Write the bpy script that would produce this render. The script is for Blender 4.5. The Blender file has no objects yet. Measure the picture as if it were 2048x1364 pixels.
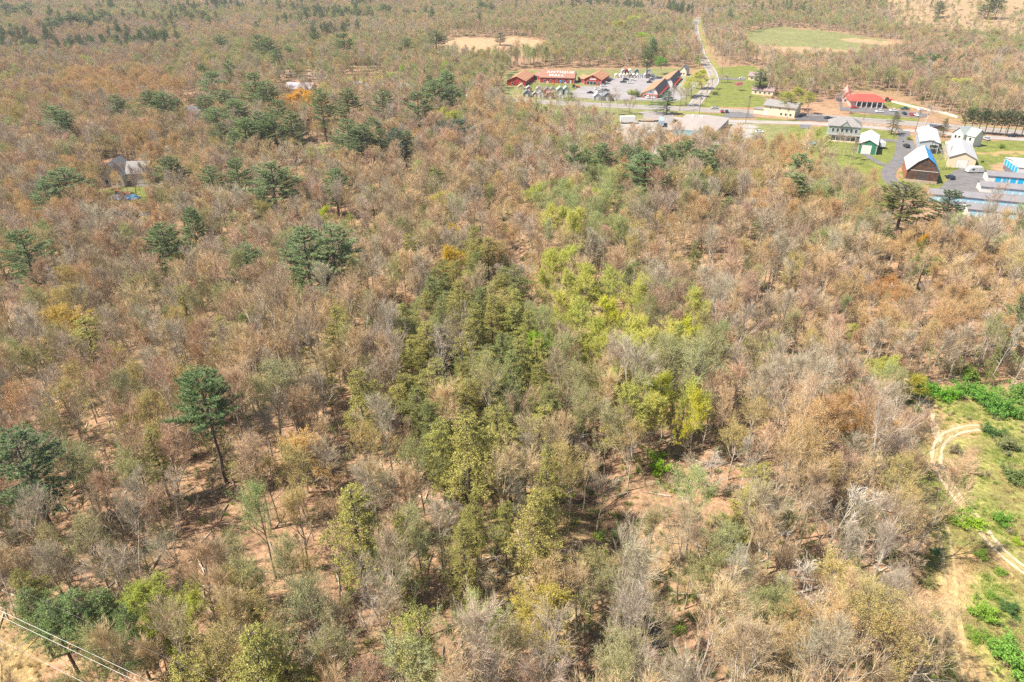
import bpy, math, random
from mathutils import Vector, Matrix
scn = bpy.context.scene
R_ = math.radians

# ---------------------------------------------------------------- camera, world, sun
CAMH = 85.0; PITCH = R_(29.4); FPX = 1384.0
cam_d = bpy.data.cameras.new("camera"); cam = bpy.data.objects.new("camera", cam_d)
scn.collection.objects.link(cam); scn.camera = cam
cam.location = (0, 0, CAMH); cam.rotation_euler = (R_(90) - PITCH, 0, 0)
cam_d.sensor_width = 36.0; cam_d.lens = FPX / 2048 * 36.0
cam_d.clip_start = 0.5; cam_d.clip_end = 20000

SUN_EL = R_(54); SUN_AZ = math.atan2(-1.0, -0.30)     # azimuth from +Y
world = bpy.data.worlds.new("World"); scn.world = world; world.use_nodes = True
wn = world.node_tree; bg = wn.nodes["Background"]
sky = wn.nodes.new("ShaderNodeTexSky"); sky.sky_type = 'NISHITA'; sky.sun_disc = False
sky.sun_elevation = SUN_EL; sky.sun_rotation = SUN_AZ % (2 * math.pi)
wn.links.new(sky.outputs[0], bg.inputs[0]); bg.inputs[1].default_value = 0.078
sl = bpy.data.lights.new("sun", 'SUN'); sl.energy = 5.0; sl.angle = R_(0.53); sl.color = (1.0, 0.905, 0.765)
sun = bpy.data.objects.new("sun", sl); scn.collection.objects.link(sun)
sv = Vector((math.sin(SUN_AZ) * math.cos(SUN_EL), math.cos(SUN_AZ) * math.cos(SUN_EL), math.sin(SUN_EL)))
sun.rotation_euler = sv.to_track_quat('Z', 'Y').to_euler(); sun.location = (0, 0, 200)
vs = scn.view_settings; vs.view_transform = 'Standard'; vs.look = 'None'; vs.exposure = 1.08; vs.gamma = 1.0
scn.cycles.max_bounces = 6; scn.cycles.diffuse_bounces = 3; scn.cycles.transparent_max_bounces = 4
scn.cycles.use_denoising = False
scn.cycles.volume_bounces = 0

# ---------------------------------------------------------------- terrain and picture-to-ground helpers
def smooth(t):
    t = 0 if t < 0 else 1 if t > 1 else t
    return t * t * (3 - 2 * t)
def ray(px, py):
    a = (px - 1024) / FPX; b = (682 - py) / FPX
    return (a, math.cos(PITCH) + b * math.sin(PITCH), -math.sin(PITCH) + b * math.cos(PITCH))
def G0(px, py, z=0):
    d = ray(px, py); t = (CAMH - z) / -d[2]
    return (d[0] * t, d[1] * t)
def box_mask(x, y, x0, x1, y0, y1, s):
    return smooth((x - x0) / s) * smooth((x1 - x) / s) * smooth((y - y0) / s) * smooth((y1 - y) / s)
STREAM = [G0(*p) for p in [(965, 330), (985, 400), (1000, 470), (1035, 600), (1100, 700), (1150, 800), (1175, 900), (1165, 1000), (1225, 1060), (1265, 1150), (1290, 1230), (1320, 1300), (1350, 1420)]]
def seg_dist(x, y, pl):
    best = 1e9
    for i in range(len(pl) - 1):
        ax, ay = pl[i]; bx, by = pl[i + 1]; dx, dy = bx - ax, by - ay
        t = max(0, min(1, ((x - ax) * dx + (y - ay) * dy) / (dx * dx + dy * dy)))
        d = math.hypot(x - ax - t * dx, y - ay - t * dy)
        if d < best: best = d
    return best
def hgt(x, y):
    d = math.hypot((x - 1000) / 620, (y - 1330) / 640)
    z = 95 * smooth(1 - d) + 30 * smooth((y - 1100) / 900) * smooth((300 - x) / 500)
    m = 1 - max(box_mask(x, y, -40, 520, 215, 720, 45), box_mask(x, y, 45, 400, 0, 215, 30) * smooth((x - 0.43 * y - 8) / 12))
    if m > 0:
        z += m * (1.3 * math.sin(x / 23 + 1) * math.sin(y / 31 + 0.5) + 0.7 * math.sin(x / 11 + y / 17 + 2) + 3.0 * math.sin(x / 90 + 0.5) * math.sin(y / 120))
    if y < 330 and -30 < x < 60:
        z -= 2.4 * math.exp(-(seg_dist(x, y, STREAM) / 4.2) ** 2)
    return z
def P(px, py, z=0.0):
    """ground point whose spot z metres above the ground shows at that place of the photograph"""
    d = ray(px, py); t = 60.0; step = 8.0
    while t < 6000:
        x, y = d[0] * t, d[1] * t
        if CAMH + d[2] * t <= hgt(x, y) + z: break
        t += step + t * 0.01
    lo, hi = t - step - t * 0.01, t
    for _ in range(14):
        m = (lo + hi) / 2
        if CAMH + d[2] * m <= hgt(d[0] * m, d[1] * m) + z: hi = m
        else: lo = m
    return Vector((d[0] * hi, d[1] * hi, hgt(d[0] * hi, d[1] * hi)))
def proj(x, y, z):
    zc = y * math.cos(PITCH) - (z - CAMH) * math.sin(PITCH)
    yc = y * math.sin(PITCH) + (z - CAMH) * math.cos(PITCH)
    return 1024 + FPX * x / zc, 682 - FPX * yc / zc, zc
def wpoly(pts):
    o = []
    for p in pts:
        q = P(*p); o.append((q.x, q.y))
    xs = [a for a, b in o]; ys = [b for a, b in o]
    return (o, min(xs), max(xs), min(ys), max(ys))
def inside(x, y, wp):
    o, x0, x1, y0, y1 = wp
    if x < x0 or x > x1 or y < y0 or y > y1: return False
    c = False; j = len(o) - 1
    for i in range(len(o)):
        xi, yi = o[i]; xj, yj = o[j]
        if (yi > y) != (yj > y) and x < (xj - xi) * (y - yi) / (yj - yi) + xi: c = not c
        j = i
    return c
def s2l(r, g, b):
    f = lambda c: (c / 12.92 if c <= 0.04045 else ((c + 0.055) / 1.055) ** 2.4)
    return (f(r / 255), f(g / 255), f(b / 255))

# ---------------------------------------------------------------- object helpers
COL = scn.collection
def tag(o, label=None, cat=None, group=None, kind=None):
    if label: o['label'] = label
    if cat: o['category'] = cat
    if group: o['group'] = group
    if kind: o['kind'] = kind
    return o
def empty(name, loc, rz=0.0, label=None, cat=None, group=None):
    o = bpy.data.objects.new(name, None); COL.objects.link(o)
    o.location = loc; o.rotation_euler = (0, 0, rz); o.empty_display_size = 0.5
    return tag(o, label, cat, group)
class MB:
    def __init__(s): s.v = []; s.f = []; s.m = []
    def poly(s, pts, mi=0):
        n = len(s.v); s.v += [tuple(p) for p in pts]; s.f.append(tuple(range(n, n + len(pts)))); s.m.append(mi)
    def box(s, x0, x1, y0, y1, z0, z1, mi=0):
        n = len(s.v)
        s.v += [(x0, y0, z0), (x1, y0, z0), (x1, y1, z0), (x0, y1, z0), (x0, y0, z1), (x1, y0, z1), (x1, y1, z1), (x0, y1, z1)]
        for q in ((0, 3, 2, 1), (4, 5, 6, 7), (0, 1, 5, 4), (1, 2, 6, 5), (2, 3, 7, 6), (3, 0, 4, 7)):
            s.f.append(tuple(n + i for i in q)); s.m.append(mi)
    def prism(s, sec, a0, a1, axis='y', mi=0):
        """closed section (s, z) extruded along the axis"""
        n = len(s.v); k = len(sec)
        pt = (lambda q, a: (q[0], a, q[1])) if axis == 'y' else (lambda q, a: (a, q[0], q[1]))
        s.v += [pt(q, a0) for q in sec] + [pt(q, a1) for q in sec]
        s.f.append(tuple(n + i for i in range(k))); s.f.append(tuple(n + k + k - 1 - i for i in range(k))); s.m += [mi, mi]
        for i in range(k):
            j = (i + 1) % k
            s.f.append((n + i, n + k + i, n + k + j, n + j)); s.m.append(mi)
    def tube(s, pts, rads, sides=5, mi=0, cap=True):
        n0 = len(s.v); prev = None
        for i, p in enumerate(pts):
            p = Vector(p)
            d = (Vector(pts[min(i + 1, len(pts) - 1)]) - Vector(pts[max(i - 1, 0)])).normalized()
            a = d.orthogonal().normalized() if prev is None else (prev - d * prev.dot(d)).normalized()
            prev = a; b = d.cross(a)
            for k in range(sides):
                t = 2 * math.pi * k / sides
                s.v.append(tuple(p + (a * math.cos(t) + b * math.sin(t)) * rads[i]))
        for i in range(len(pts) - 1):
            for k in range(sides):
                k2 = (k + 1) % sides
                s.f.append((n0 + i * sides + k, n0 + i * sides + k2, n0 + (i + 1) * sides + k2, n0 + (i + 1) * sides + k)); s.m.append(mi)
        if cap:
            s.f.append(tuple(n0 + k for k in range(sides))[::-1]); s.m.append(mi)
            s.f.append(tuple(n0 + (len(pts) - 1) * sides + k for k in range(sides))); s.m.append(mi)
    def mesh(s, name, mats):
        me = bpy.data.meshes.new(name); me.from_pydata(s.v, [], s.f)
        for m in (mats if isinstance(mats, (list, tuple)) else [mats]): me.materials.append(m)
        if any(s.m): me.polygons.foreach_set('material_index', s.m)
        me.update(); return me
    def build(s, name, mats, parent=None, recalc=False):
        me = s.mesh(name, mats)
        if recalc:
            import bmesh
            b = bmesh.new(); b.from_mesh(me); bmesh.ops.recalc_face_normals(b, faces=b.faces); b.to_mesh(me); b.free()
        return link(name, me, parent)
def link(name, me, parent=None):
    o = bpy.data.objects.new(name, me); COL.objects.link(o)
    if parent: o.parent = parent
    return o

# ---------------------------------------------------------------- materials
def nmat(name):
    m = bpy.data.materials.new(name); m.use_nodes = True
    nt = m.node_tree; b = nt.nodes["Principled BSDF"]; b.inputs['Roughness'].default_value = 0.85
    b.inputs['Specular IOR Level'].default_value = 0.2
    return m, nt, b
def noise_mul(nt, col_socket, scale, lo, hi, detail=4, coord='Object', vec_scale=None):
    tc = nt.nodes.new('ShaderNodeTexCoord'); n = nt.nodes.new('ShaderNodeTexNoise'); n.inputs['Scale'].default_value = scale
    n.inputs['Detail'].default_value = detail
    if vec_scale:
        mp = nt.nodes.new('ShaderNodeMapping'); mp.inputs['Scale'].default_value = vec_scale
        nt.links.new(tc.outputs[coord], mp.inputs[0]); nt.links.new(mp.outputs[0], n.inputs['Vector'])
    else: nt.links.new(tc.outputs[coord], n.inputs['Vector'])
    mr = nt.nodes.new('ShaderNodeMapRange'); mr.inputs[1].default_value = 0.3; mr.inputs[2].default_value = 0.7
    mr.inputs[3].default_value = lo; mr.inputs[4].default_value = hi
    nt.links.new(n.outputs['Fac'], mr.inputs[0])
    mx = nt.nodes.new('ShaderNodeVectorMath'); mx.operation = 'SCALE'
    nt.links.new(col_socket, mx.inputs[0]); nt.links.new(mr.outputs[0], mx.inputs['Scale'])
    return mx.outputs[0]
def rgb(nt, c):
    n = nt.nodes.new('ShaderNodeRGB'); n.outputs[0].default_value = (*c, 1); return n.outputs[0]
_mc = {}
def paint(name, c, rough=0.7, var=0.12, scale=1.5, metal=0.0, spec=0.3, vec_scale=None):
    if name in _mc: return _mc[name]
    m, nt, b = nmat(name)
    s = noise_mul(nt, rgb(nt, c), scale, 1 - var, 1 + var, vec_scale=vec_scale)
    s = noise_mul(nt, s, scale * 6, 1 - var * 0.6, 1 + var * 0.6)
    nt.links.new(s, b.inputs['Base Color']); b.inputs['Roughness'].default_value = rough
    b.inputs['Metallic'].default_value = metal; b.inputs['Specular IOR Level'].default_value = spec
    _mc[name] = m; return m
def banded(name, c, c2, freq, axis, rough=0.7, var=0.15, width=0.12):
    """boards, shingle courses or metal seams along one local axis"""
    if name in _mc: return _mc[name]
    m, nt, b = nmat(name)
    tc = nt.nodes.new('ShaderNodeTexCoord'); sp = nt.nodes.new('ShaderNodeSeparateXYZ'); nt.links.new(tc.outputs['Object'], sp.inputs[0])
    mm = nt.nodes.new('ShaderNodeMath'); mm.operation = 'MULTIPLY'; mm.inputs[1].default_value = freq; nt.links.new(sp.outputs[axis], mm.inputs[0])
    fr = nt.nodes.new('ShaderNodeMath'); fr.operation = 'FRACT'; nt.links.new(mm.outputs[0], fr.inputs[0])
    lt = nt.nodes.new('ShaderNodeMath'); lt.operation = 'LESS_THAN'; lt.inputs[1].default_value = width; nt.links.new(fr.outputs[0], lt.inputs[0])
    mx = nt.nodes.new('ShaderNodeMix'); mx.data_type = 'RGBA'; mx.inputs['A'].default_value = (*c, 1); mx.inputs['B'].default_value = (*c2, 1)
    nt.links.new(lt.outputs[0], mx.inputs['Factor'])
    s = noise_mul(nt, mx.outputs['Result'], 0.6, 1 - var, 1 + var)
    s = noise_mul(nt, s, 5, 1 - var, 1 + var)
    nt.links.new(s, b.inputs['Base Color']); b.inputs['Roughness'].default_value = rough
    _mc[name] = m; return m
def tinted(name, base=(1, 1, 1), lo=0.7, hi=1.3, transl=0.0, rough=0.8, island=True, spec=0.1):
    """colour comes from the object's (or the instance's) own 'tint' value"""
    m, nt, b = nmat(name)
    at = nt.nodes.new('ShaderNodeAttribute'); at.attribute_type = 'INSTANCER'; at.attribute_name = 'tint'
    ml = nt.nodes.new('ShaderNodeVectorMath'); ml.operation = 'MULTIPLY'; ml.inputs[1].default_value = base
    nt.links.new(at.outputs['Vector'], ml.inputs[0]); out = ml.outputs[0]
    if island:
        g = nt.nodes.new('ShaderNodeNewGeometry'); mr = nt.nodes.new('ShaderNodeMapRange'); mr.inputs[3].default_value = lo; mr.inputs[4].default_value = hi
        nt.links.new(g.outputs['Random Per Island'], mr.inputs[0])
        sc = nt.nodes.new('ShaderNodeVectorMath'); sc.operation = 'SCALE'; nt.links.new(out, sc.inputs[0]); nt.links.new(mr.outputs[0], sc.inputs['Scale']); out = sc.outputs[0]
    nt.links.new(out, b.inputs['Base Color']); b.inputs['Roughness'].default_value = rough; b.inputs['Specular IOR Level'].default_value = spec
    if transl:
        tr = nt.nodes.new('ShaderNodeBsdfTranslucent'); nt.links.new(out, tr.inputs[0])
        mix = nt.nodes.new('ShaderNodeMixShader'); mix.inputs[0].default_value = transl
        nt.links.new(b.outputs[0], mix.inputs[1]); nt.links.new(tr.outputs[0], mix.inputs[2])
        nt.links.new(mix.outputs[0], nt.nodes['Material Output'].inputs[0])
    return m
def bark_mat(name, a, bcol):
    m, nt, b = nmat(name)
    oi = nt.nodes.new('ShaderNodeObjectInfo')
    mx = nt.nodes.new('ShaderNodeMix'); mx.data_type = 'RGBA'; mx.inputs['A'].default_value = (*a, 1); mx.inputs['B'].default_value = (*bcol, 1)
    nt.links.new(oi.outputs['Random'], mx.inputs['Factor'])
    s = noise_mul(nt, mx.outputs['Result'], 1.3, 0.7, 1.25)
    nt.links.new(s, b.inputs['Base Color']); return m
M_BARK = bark_mat('bark', (0.50, 0.44, 0.35), (0.24, 0.195, 0.15))
M_PALE = bark_mat('pale_bark', (0.55, 0.50, 0.43), (0.42, 0.38, 0.33))
M_DARKBARK = bark_mat('conifer_bark', (0.15, 0.12, 0.10), (0.10, 0.085, 0.075))
M_TWIG = bark_mat('twig_bark', (0.30, 0.225, 0.175), (0.235, 0.185, 0.16))
M_TWIGTINT = tinted('twig', lo=0.8, hi=1.25, rough=0.9)
M_BUDTWIG = tinted('bud_twig', base=(.62, .70, .9), lo=0.8, hi=1.2, rough=0.9)
M_BUD = tinted('bud_leaf', lo=0.7, hi=1.3, transl=0.3)
M_NEEDLE = tinted('needle', lo=0.65, hi=1.35, transl=0.1, rough=0.6, spec=0.25)
M_CARPAINT = tinted('car_paint', island=False, rough=0.3, spec=0.5)

# ---------------------------------------------------------------- cover of the ground
C_LITTER = (0.335, 0.21, 0.13); C_LAWN = (0.18, 0.20, 0.05); C_MEADOW = (0.27, 0.255, 0.085); C_DRY = (0.42, 0.28, 0.14)
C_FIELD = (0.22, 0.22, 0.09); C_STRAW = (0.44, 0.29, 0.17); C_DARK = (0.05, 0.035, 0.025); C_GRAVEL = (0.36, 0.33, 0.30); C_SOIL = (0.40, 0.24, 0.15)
C_YELLOW = (0.36, 0.255, 0.12)
COVERS = [
    ((.36, .25, .15), [(1760, 0), (1830, -60), (2300, -60), (2300, 110), (2048, 98), (1960, 88), (1880, 86), (1790, 72)]),
    (C_FIELD, [(1490, 62), (1560, 52), (1690, 66), (1800, 84), (1800, 100), (1700, 108), (1560, 108), (1500, 92)]),
    (C_STRAW, [(1515, 92), (1600, 93), (1700, 100), (1700, 112), (1560, 112), (1510, 104)]),
    (C_STRAW, [(1690, 74), (1780, 82), (1800, 90), (1780, 92), (1680, 80)]),
    (C_STRAW, [(870, 84), (930, 74), (1020, 76), (1090, 82), (1110, 108), (980, 112), (850, 108)]),
    (C_LAWN, [(690, 150), (760, 152), (790, 160), (760, 172), (690, 170)]),
    (C_FIELD, [(1015, 142), (1230, 138), (1370, 135), (1420, 190), (1340, 232), (1230, 255), (1120, 250), (1000, 235), (1000, 160)]),
    (C_LAWN, [(1055, 168), (1145, 166), (1150, 178), (1120, 180), (1060, 178)]),
    (C_LAWN, [(1260, 206), (1330, 211), (1385, 212), (1395, 200), (1360, 203), (1290, 203), (1260, 201)]),
    (C_LAWN, [(1350, 238), (1365, 226), (1480, 226), (1462, 236), (1420, 238), (1360, 241)]),
    (C_LAWN, [(1395, 214), (1415, 196), (1432, 170), (1433, 135), (1500, 131), (1540, 150), (1530, 190), (1530, 216)]),
    (C_SOIL, [(1440, 214), (1530, 214), (1620, 208), (1700, 226), (1680, 232), (1600, 230), (1520, 224), (1440, 220)]),
    (C_LAWN, [(1510, 236), (1600, 240), (1605, 244), (1510, 242)]),
    (C_FIELD, [(1380, 236), (1500, 246), (1640, 255), (1650, 330), (1400, 330)]),
    (C_GRAVEL, [(1225, 250), (1245, 240), (1345, 245), (1335, 275), (1345, 320), (1240, 320)]),
    (C_GRAVEL, [(1440, 246), (1520, 250), (1500, 275), (1470, 310), (1420, 310), (1410, 270)]),
    (C_LAWN, [(1580, 250), (1740, 258), (1800, 264), (1800, 320), (1770, 360), (1800, 420), (1640, 400), (1600, 330), (1580, 300)]),
    (C_LAWN, [(1700, 226), (1790, 232), (1850, 240), (1830, 246), (1740, 240), (1700, 234)]),
    (C_LAWN, [(1760, 200), (1800, 204), (1850, 214), (1800, 218), (1760, 212)]),
    (C_LAWN, [(1790, 360), (1815, 330), (1870, 280), (1920, 285), (1990, 280), (2300, 300), (2300, 345), (2048, 340), (1980, 345), (1900, 350), (1880, 400), (1800, 400)]),
    (C_DRY, [(1960, 306), (2048, 300), (2048, 308), (1970, 312)]),
    (C_SOIL, [(1985, 335), (2015, 318), (2048, 318), (2048, 326), (2020, 330), (2005, 345)]),
    (C_FIELD, [(1930, 250), (2300, 275), (2300, 290), (1930, 262)]),
    (C_LAWN, [(610, 295), (650, 290), (690, 305), (680, 345), (620, 340)]),
    (C_LAWN, [(285, 322), (360, 318), (345, 365), (330, 420), (215, 420), (190, 380), (240, 375)]),
    (C_SOIL, [(160, 415), (310, 402), (330, 425), (160, 440)]),
    (C_LAWN, [(345, 280), (400, 262), (450, 285), (380, 300)]),
    (C_MEADOW, [(1790, 745), (1850, 785), (1960, 770), (2060, 790), (2500, 830), (2700, 1700), (1855, 1700), (1850, 1364), (1850, 1220), (1862, 1100), (1850, 960), (1842, 880), (1820, 820)]),
    (C_DRY, [(1815, 800), (1860, 800), (1900, 815), (1960, 845), (1960, 862), (1890, 860), (1862, 900), (1845, 880)]),
    (C_LITTER, [(1880, 935), (1930, 890), (1970, 905), (1960, 965), (1925, 985)]),
    (C_DRY, [(1885, 1130), (1920, 1120), (2000, 1125), (2060, 1180), (1960, 1150), (1930, 1180), (1960, 1380), (1900, 1380)]),
    (C_SOIL, [(1830, 1150), (1890, 1140), (1890, 1230), (1870, 1380), (1790, 1380)]),
    (C_DRY, [(1850, 980), (1885, 990), (1890, 1130), (1862, 1130)]),
    (C_YELLOW, [(-500, 1180), (0, 1212), (70, 1262), (140, 1300), (310, 1300), (330, 1420), (-600, 1500)]),
    (C_SOIL, [(40, 1268), (100, 1280), (340, 1330), (360, 1500), (-100, 1500), (150, 1330)]),
]
COVERS = [(c, wpoly(p)) for c, p in COVERS]
COVERS_MEADOW = next(w for c, w in COVERS if c is C_MEADOW)
NOTREE = [wpoly(p) for p in [
    [(1005, 155), (1030, 138), (1230, 136), (1345, 134), (1400, 140), (1415, 110), (1425, 108), (1440, 133), (1500, 131), (1535, 145), (1530, 200), (1620, 205), (1680, 190), (1690, 180), (1765, 183), (1920, 240), (2400, 290), (2400, 520, 9), (2048, 443, 9), (1930, 425, 9), (1850, 400, 8), (1770, 390, 8), (1700, 362, 9), (1660, 335, 9), (1600, 290, 9), (1500, 270, 9), (1440, 278, 9), (1330, 280, 9), (1240, 275, 9), (1225, 245, 4), (1240, 215, 11), (1120, 207, 12), (1030, 204, 12), (1000, 190, 6)],
    [(1490, 66), (1560, 53), (1690, 66), (1800, 82), (1810, 100, 5), (1700, 108, 13), (1560, 106, 13), (1490, 95, 8)],
    [(850, 86), (930, 74), (1020, 75), (1095, 82), (1095, 92, 12), (980, 95, 14), (860, 95, 12)],
    [(690, 153), (760, 152), (785, 158), (760, 168, 6), (690, 167, 6)],
    [(612, 300), (650, 292), (685, 308), (675, 350), (620, 348)],
    [(203, 345), (262, 343), (300, 352), (300, 375), (345, 338), (340, 390), (290, 400), (285, 452, 0), (205, 450, 0), (203, 376)],
    [(368, 215), (405, 212), (415, 285), (370, 285)],
    [(560, 168), (635, 168), (645, 218), (560, 218)],
    [(1800, 750, 3), (1850, 770), (1960, 770), (2060, 790), (2500, 830), (2700, 1700), (1848, 1700, 9), (1848, 1364, 9), (1850, 1220, 9), (1858, 1100, 9), (1852, 960, 10), (1842, 880, 9), (1815, 820, 6)],
    [(-500, 1180), (0, 1218), (70, 1268), (140, 1296), (310, 1305), (330, 1420), (-600, 1500)],
    [(215, 392), (330, 395), (330, 415), (215, 420)],
]]
SPARSE = [wpoly([(1770, 8), (1830, -60), (2300, -60), (2300, 110), (2048, 98), (1960, 88), (1880, 86), (1790, 72)])]
ROAD_MAIN = [(500, 140), (760, 170), (900, 185), (1043, 201), (1240, 212), (1330, 216), (1420, 220), (1480, 223), (1560, 228), (1650, 234), (1740, 241), (1850, 249), (1950, 258), (2100, 270), (2400, 295)]
ROAD_FRONT = [(1285, 224), (1310, 230), (1352, 237), (1480, 243), (1597, 246), (1740, 254), (1793, 260), (1875, 265), (1950, 273), (2048, 279), (2300, 298)]
ROAD_SIDE = [(1380, 222), (1387, 211), (1410, 183), (1427, 165), (1426, 150), (1419, 136), (1410, 122), (1401, 103), (1395, 80), (1391, 62), (1392, 45), (1398, 35)]
def wline(pl):
    return [(P(*p).x, P(*p).y) for p in pl]
WL_SIDE = wline(ROAD_SIDE); WL_MAIN = wline(ROAD_MAIN)
TRACK = [(1962, 856), (1935, 857), (1905, 866), (1885, 880), (1874, 900), (1874, 925), (1888, 955), (1912, 990), (1938, 1022), (1960, 1052), (1985, 1085), (2016, 1115), (2050, 1140), (2110, 1180)]
TRACK2 = [(1852, 985), (1870, 1015), (1885, 1060), (1896, 1110), (1901, 1180), (1906, 1240), (1920, 1300), (1942, 1364), (1960, 1420)]
TRACK0 = [(1800, 745), (1822, 775), (1848, 810), (1868, 850), (1878, 885)]
WT1 = wline(TRACK); WT2 = wline(TRACK2)
rnd = random.Random(5)
def vnoise(x, y, s, seed=0):
    x /= s; y /= s; ix, iy = math.floor(x), math.floor(y); fx, fy = smooth(x - ix), smooth(y - iy)
    def hsh(a, b):
        n = (a * 374761393 + b * 668265263 + seed * 974634777) & 0xffffffff
        n = ((n ^ (n >> 13)) * 1274126177) & 0xffffffff
        return ((n ^ (n >> 16)) & 0xffff) / 65535
    return (hsh(ix, iy) * (1 - fx) + hsh(ix + 1, iy) * fx) * (1 - fy) + (hsh(ix, iy + 1) * (1 - fx) + hsh(ix + 1, iy + 1) * fx) * fy
def cover(x, y):
    jx = x + (vnoise(x, y, 4, 1) - .5) * 5; jy = y + (vnoise(x, y, 4, 2) - .5) * 5
    c = C_LITTER
    n = vnoise(x, y, 26, 7)
    if n > .62: c = tuple(a * (1 - (n - .62) * 1.2) + b * (n - .62) * 1.2 for a, b in zip(C_LITTER, C_MEADOW))
    for col, wp in COVERS:
        if inside(jx, jy, wp): c = col
    if y > 300 and c is C_LITTER:
        d = seg_dist(x, y, WL_SIDE) if 60 < x < 420 else 99
        if d < 9: c = C_MEADOW
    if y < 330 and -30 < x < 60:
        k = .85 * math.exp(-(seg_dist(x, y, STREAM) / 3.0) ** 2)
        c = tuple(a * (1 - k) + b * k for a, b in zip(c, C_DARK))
    return c
def axis_lines(segs):
    o = [segs[0][0]]
    for a, b, s in segs:
        x = a
        while x < b - 1e-6:
            x += s; o.append(min(x, b))
    return o
xs = axis_lines([(-6000, -1800, 600), (-1800, -800, 50), (-800, -300, 12), (-300, 330, 3.0), (330, 900, 10), (900, 1800, 45), (1800, 6000, 600)])
ys = axis_lines([(-400, 20, 30), (20, 460, 3.0), (460, 700, 5), (700, 1200, 12), (1200, 2400, 50), (2400, 9000, 600)])
gv = []; gc = []
for y in ys:
    for x in xs:
        gv.append((x, y, hgt(x, y))); gc += [*cover(x, y), 1.0]
nx = len(xs); gf = [(j * nx + i, j * nx + i + 1, (j + 1) * nx + i + 1, (j + 1) * nx + i) for j in range(len(ys) - 1) for i in range(nx - 1)]
me = bpy.data.meshes.new('ground'); me.from_pydata(gv, [], gf)
ca = me.color_attributes.new('cover', 'FLOAT_COLOR', 'POINT'); ca.data.foreach_set('color', gc)
me.polygons.foreach_set('use_smooth', [True] * len(gf))
gm, nt, b = nmat('forest_floor')
at = nt.nodes.new('ShaderNodeVertexColor'); at.layer_name = 'cover'
s = noise_mul(nt, at.outputs[0], 0.22, 0.74, 1.2, 5); s = noise_mul(nt, s, 1.3, 0.62, 1.3, 7); s = noise_mul(nt, s, 7.0, 0.6, 1.35, 4)
# patches of greener growth and of bare earth
tc = nt.nodes.new('ShaderNodeTexCoord'); nz = nt.nodes.new('ShaderNodeTexNoise'); nz.inputs['Scale'].default_value = 0.55; nz.inputs['Detail'].default_value = 6
nt.links.new(tc.outputs['Object'], nz.inputs['Vector'])
mr = nt.nodes.new('ShaderNodeMapRange'); mr.inputs[1].default_value = 0.52; mr.inputs[2].default_value = 0.7; mr.inputs[4].default_value = 0.55; nt.links.new(nz.outputs[0], mr.inputs[0])
hs = nt.nodes.new('ShaderNodeVectorMath'); hs.operation = 'MULTIPLY'; hs.inputs[1].default_value = (0.62, 0.86, 0.7); nt.links.new(s, hs.inputs[0])
mx = nt.nodes.new('ShaderNodeMix'); mx.data_type = 'VECTOR'; nt.links.new(mr.outputs[0], mx.inputs['Factor']); nt.links.new(s, mx.inputs['A']); nt.links.new(hs.outputs[0], mx.inputs['B'])
nt.links.new(mx.outputs['Result'], b.inputs['Base Color']); b.inputs['Roughness'].default_value = 0.95
bp = nt.nodes.new('ShaderNodeBump'); bp.inputs['Strength'].default_value = 0.6; bp.inputs['Distance'].default_value = 0.3
nb = nt.nodes.new('ShaderNodeTexNoise'); nb.inputs['Scale'].default_value = 2.2; nb.inputs['Detail'].default_value = 8; nt.links.new(tc.outputs['Object'], nb.inputs['Vector'])
nt.links.new(nb.outputs[0], bp.inputs['Height']); nt.links.new(bp.outputs[0], b.inputs['Normal'])
me.materials.append(gm)
tag(link('ground', me), kind='structure')

# ---------------------------------------------------------------- roads, lots, tracks
M_ASPH = paint('asphalt', (0.115, 0.112, 0.115), 0.9, 0.16, 0.25); M_ROAD = paint('old_asphalt', (0.27, 0.245, 0.235), 0.9, 0.12, 0.2)
M_DRIVE = paint('driveway_asphalt', (0.15, 0.145, 0.15), 0.9, 0.18, 0.3); M_GRAVEL = paint('pale_gravel', (0.40, 0.36, 0.33), 0.95, 0.15, 0.4)
M_DIRT = paint('track_dirt', (0.54, 0.40, 0.27), 0.95, 0.22, 0.9); M_LINE = paint('road_paint', (0.7, 0.7, 0.68), 0.6, 0.1); M_YEL = paint('yellow_road_paint', (0.6, 0.42, 0.08), 0.6, 0.1)
M_WATER = paint('stream_water', (0.012, 0.014, 0.016), 0.12, 0.1, spec=0.6)
def resample(pl, step):
    o = [Vector((*pl[0], 0))]
    n = len(pl)
    for i in range(n - 1):
        p0, p1, p2, p3 = (Vector((*pl[max(0, min(n - 1, k))], 0)) for k in (i - 1, i, i + 1, i + 2))
        k = max(1, int((p2 - p1).length / step))
        for j in range(1, k + 1):
            t = j / k
            o.append(0.5 * ((2 * p1) + (p2 - p0) * t + (2 * p0 - 5 * p1 + 4 * p2 - p3) * t * t + (3 * p1 - p0 - 3 * p2 + p3) * t ** 3))
    return o
def ribbon(pl, w, z, mat, name, off=0.0, step=6, jit=0.0, seed=1, taper=0):
    r = random.Random(seed); pts = resample(pl, step); m = MB(); L = []; n = len(pts)
    for i, p in enumerate(pts):
        d = (pts[min(i + 1, n - 1)] - pts[max(i - 1, 0)]).normalized(); nn = Vector((-d.y, d.x, 0))
        ww = w * (1 if not taper else min(1, 0.25 + min(i, n - 1 - i) / taper))
        a = p + nn * (off + ww / 2 + r.uniform(-jit, jit)); c = p + nn * (off - ww / 2 + r.uniform(-jit, jit))
        L.append(((a.x, a.y, hgt(a.x, a.y) + z), (c.x, c.y, hgt(c.x, c.y) + z)))
    for i in range(n):
        m.v += [L[i][0], L[i][1]]
    for i in range(n - 1): m.f.append((2 * i, 2 * i + 1, 2 * i + 3, 2 * i + 2)); m.m.append(0)
    return tag(m.build(name, mat), kind='structure')
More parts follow.
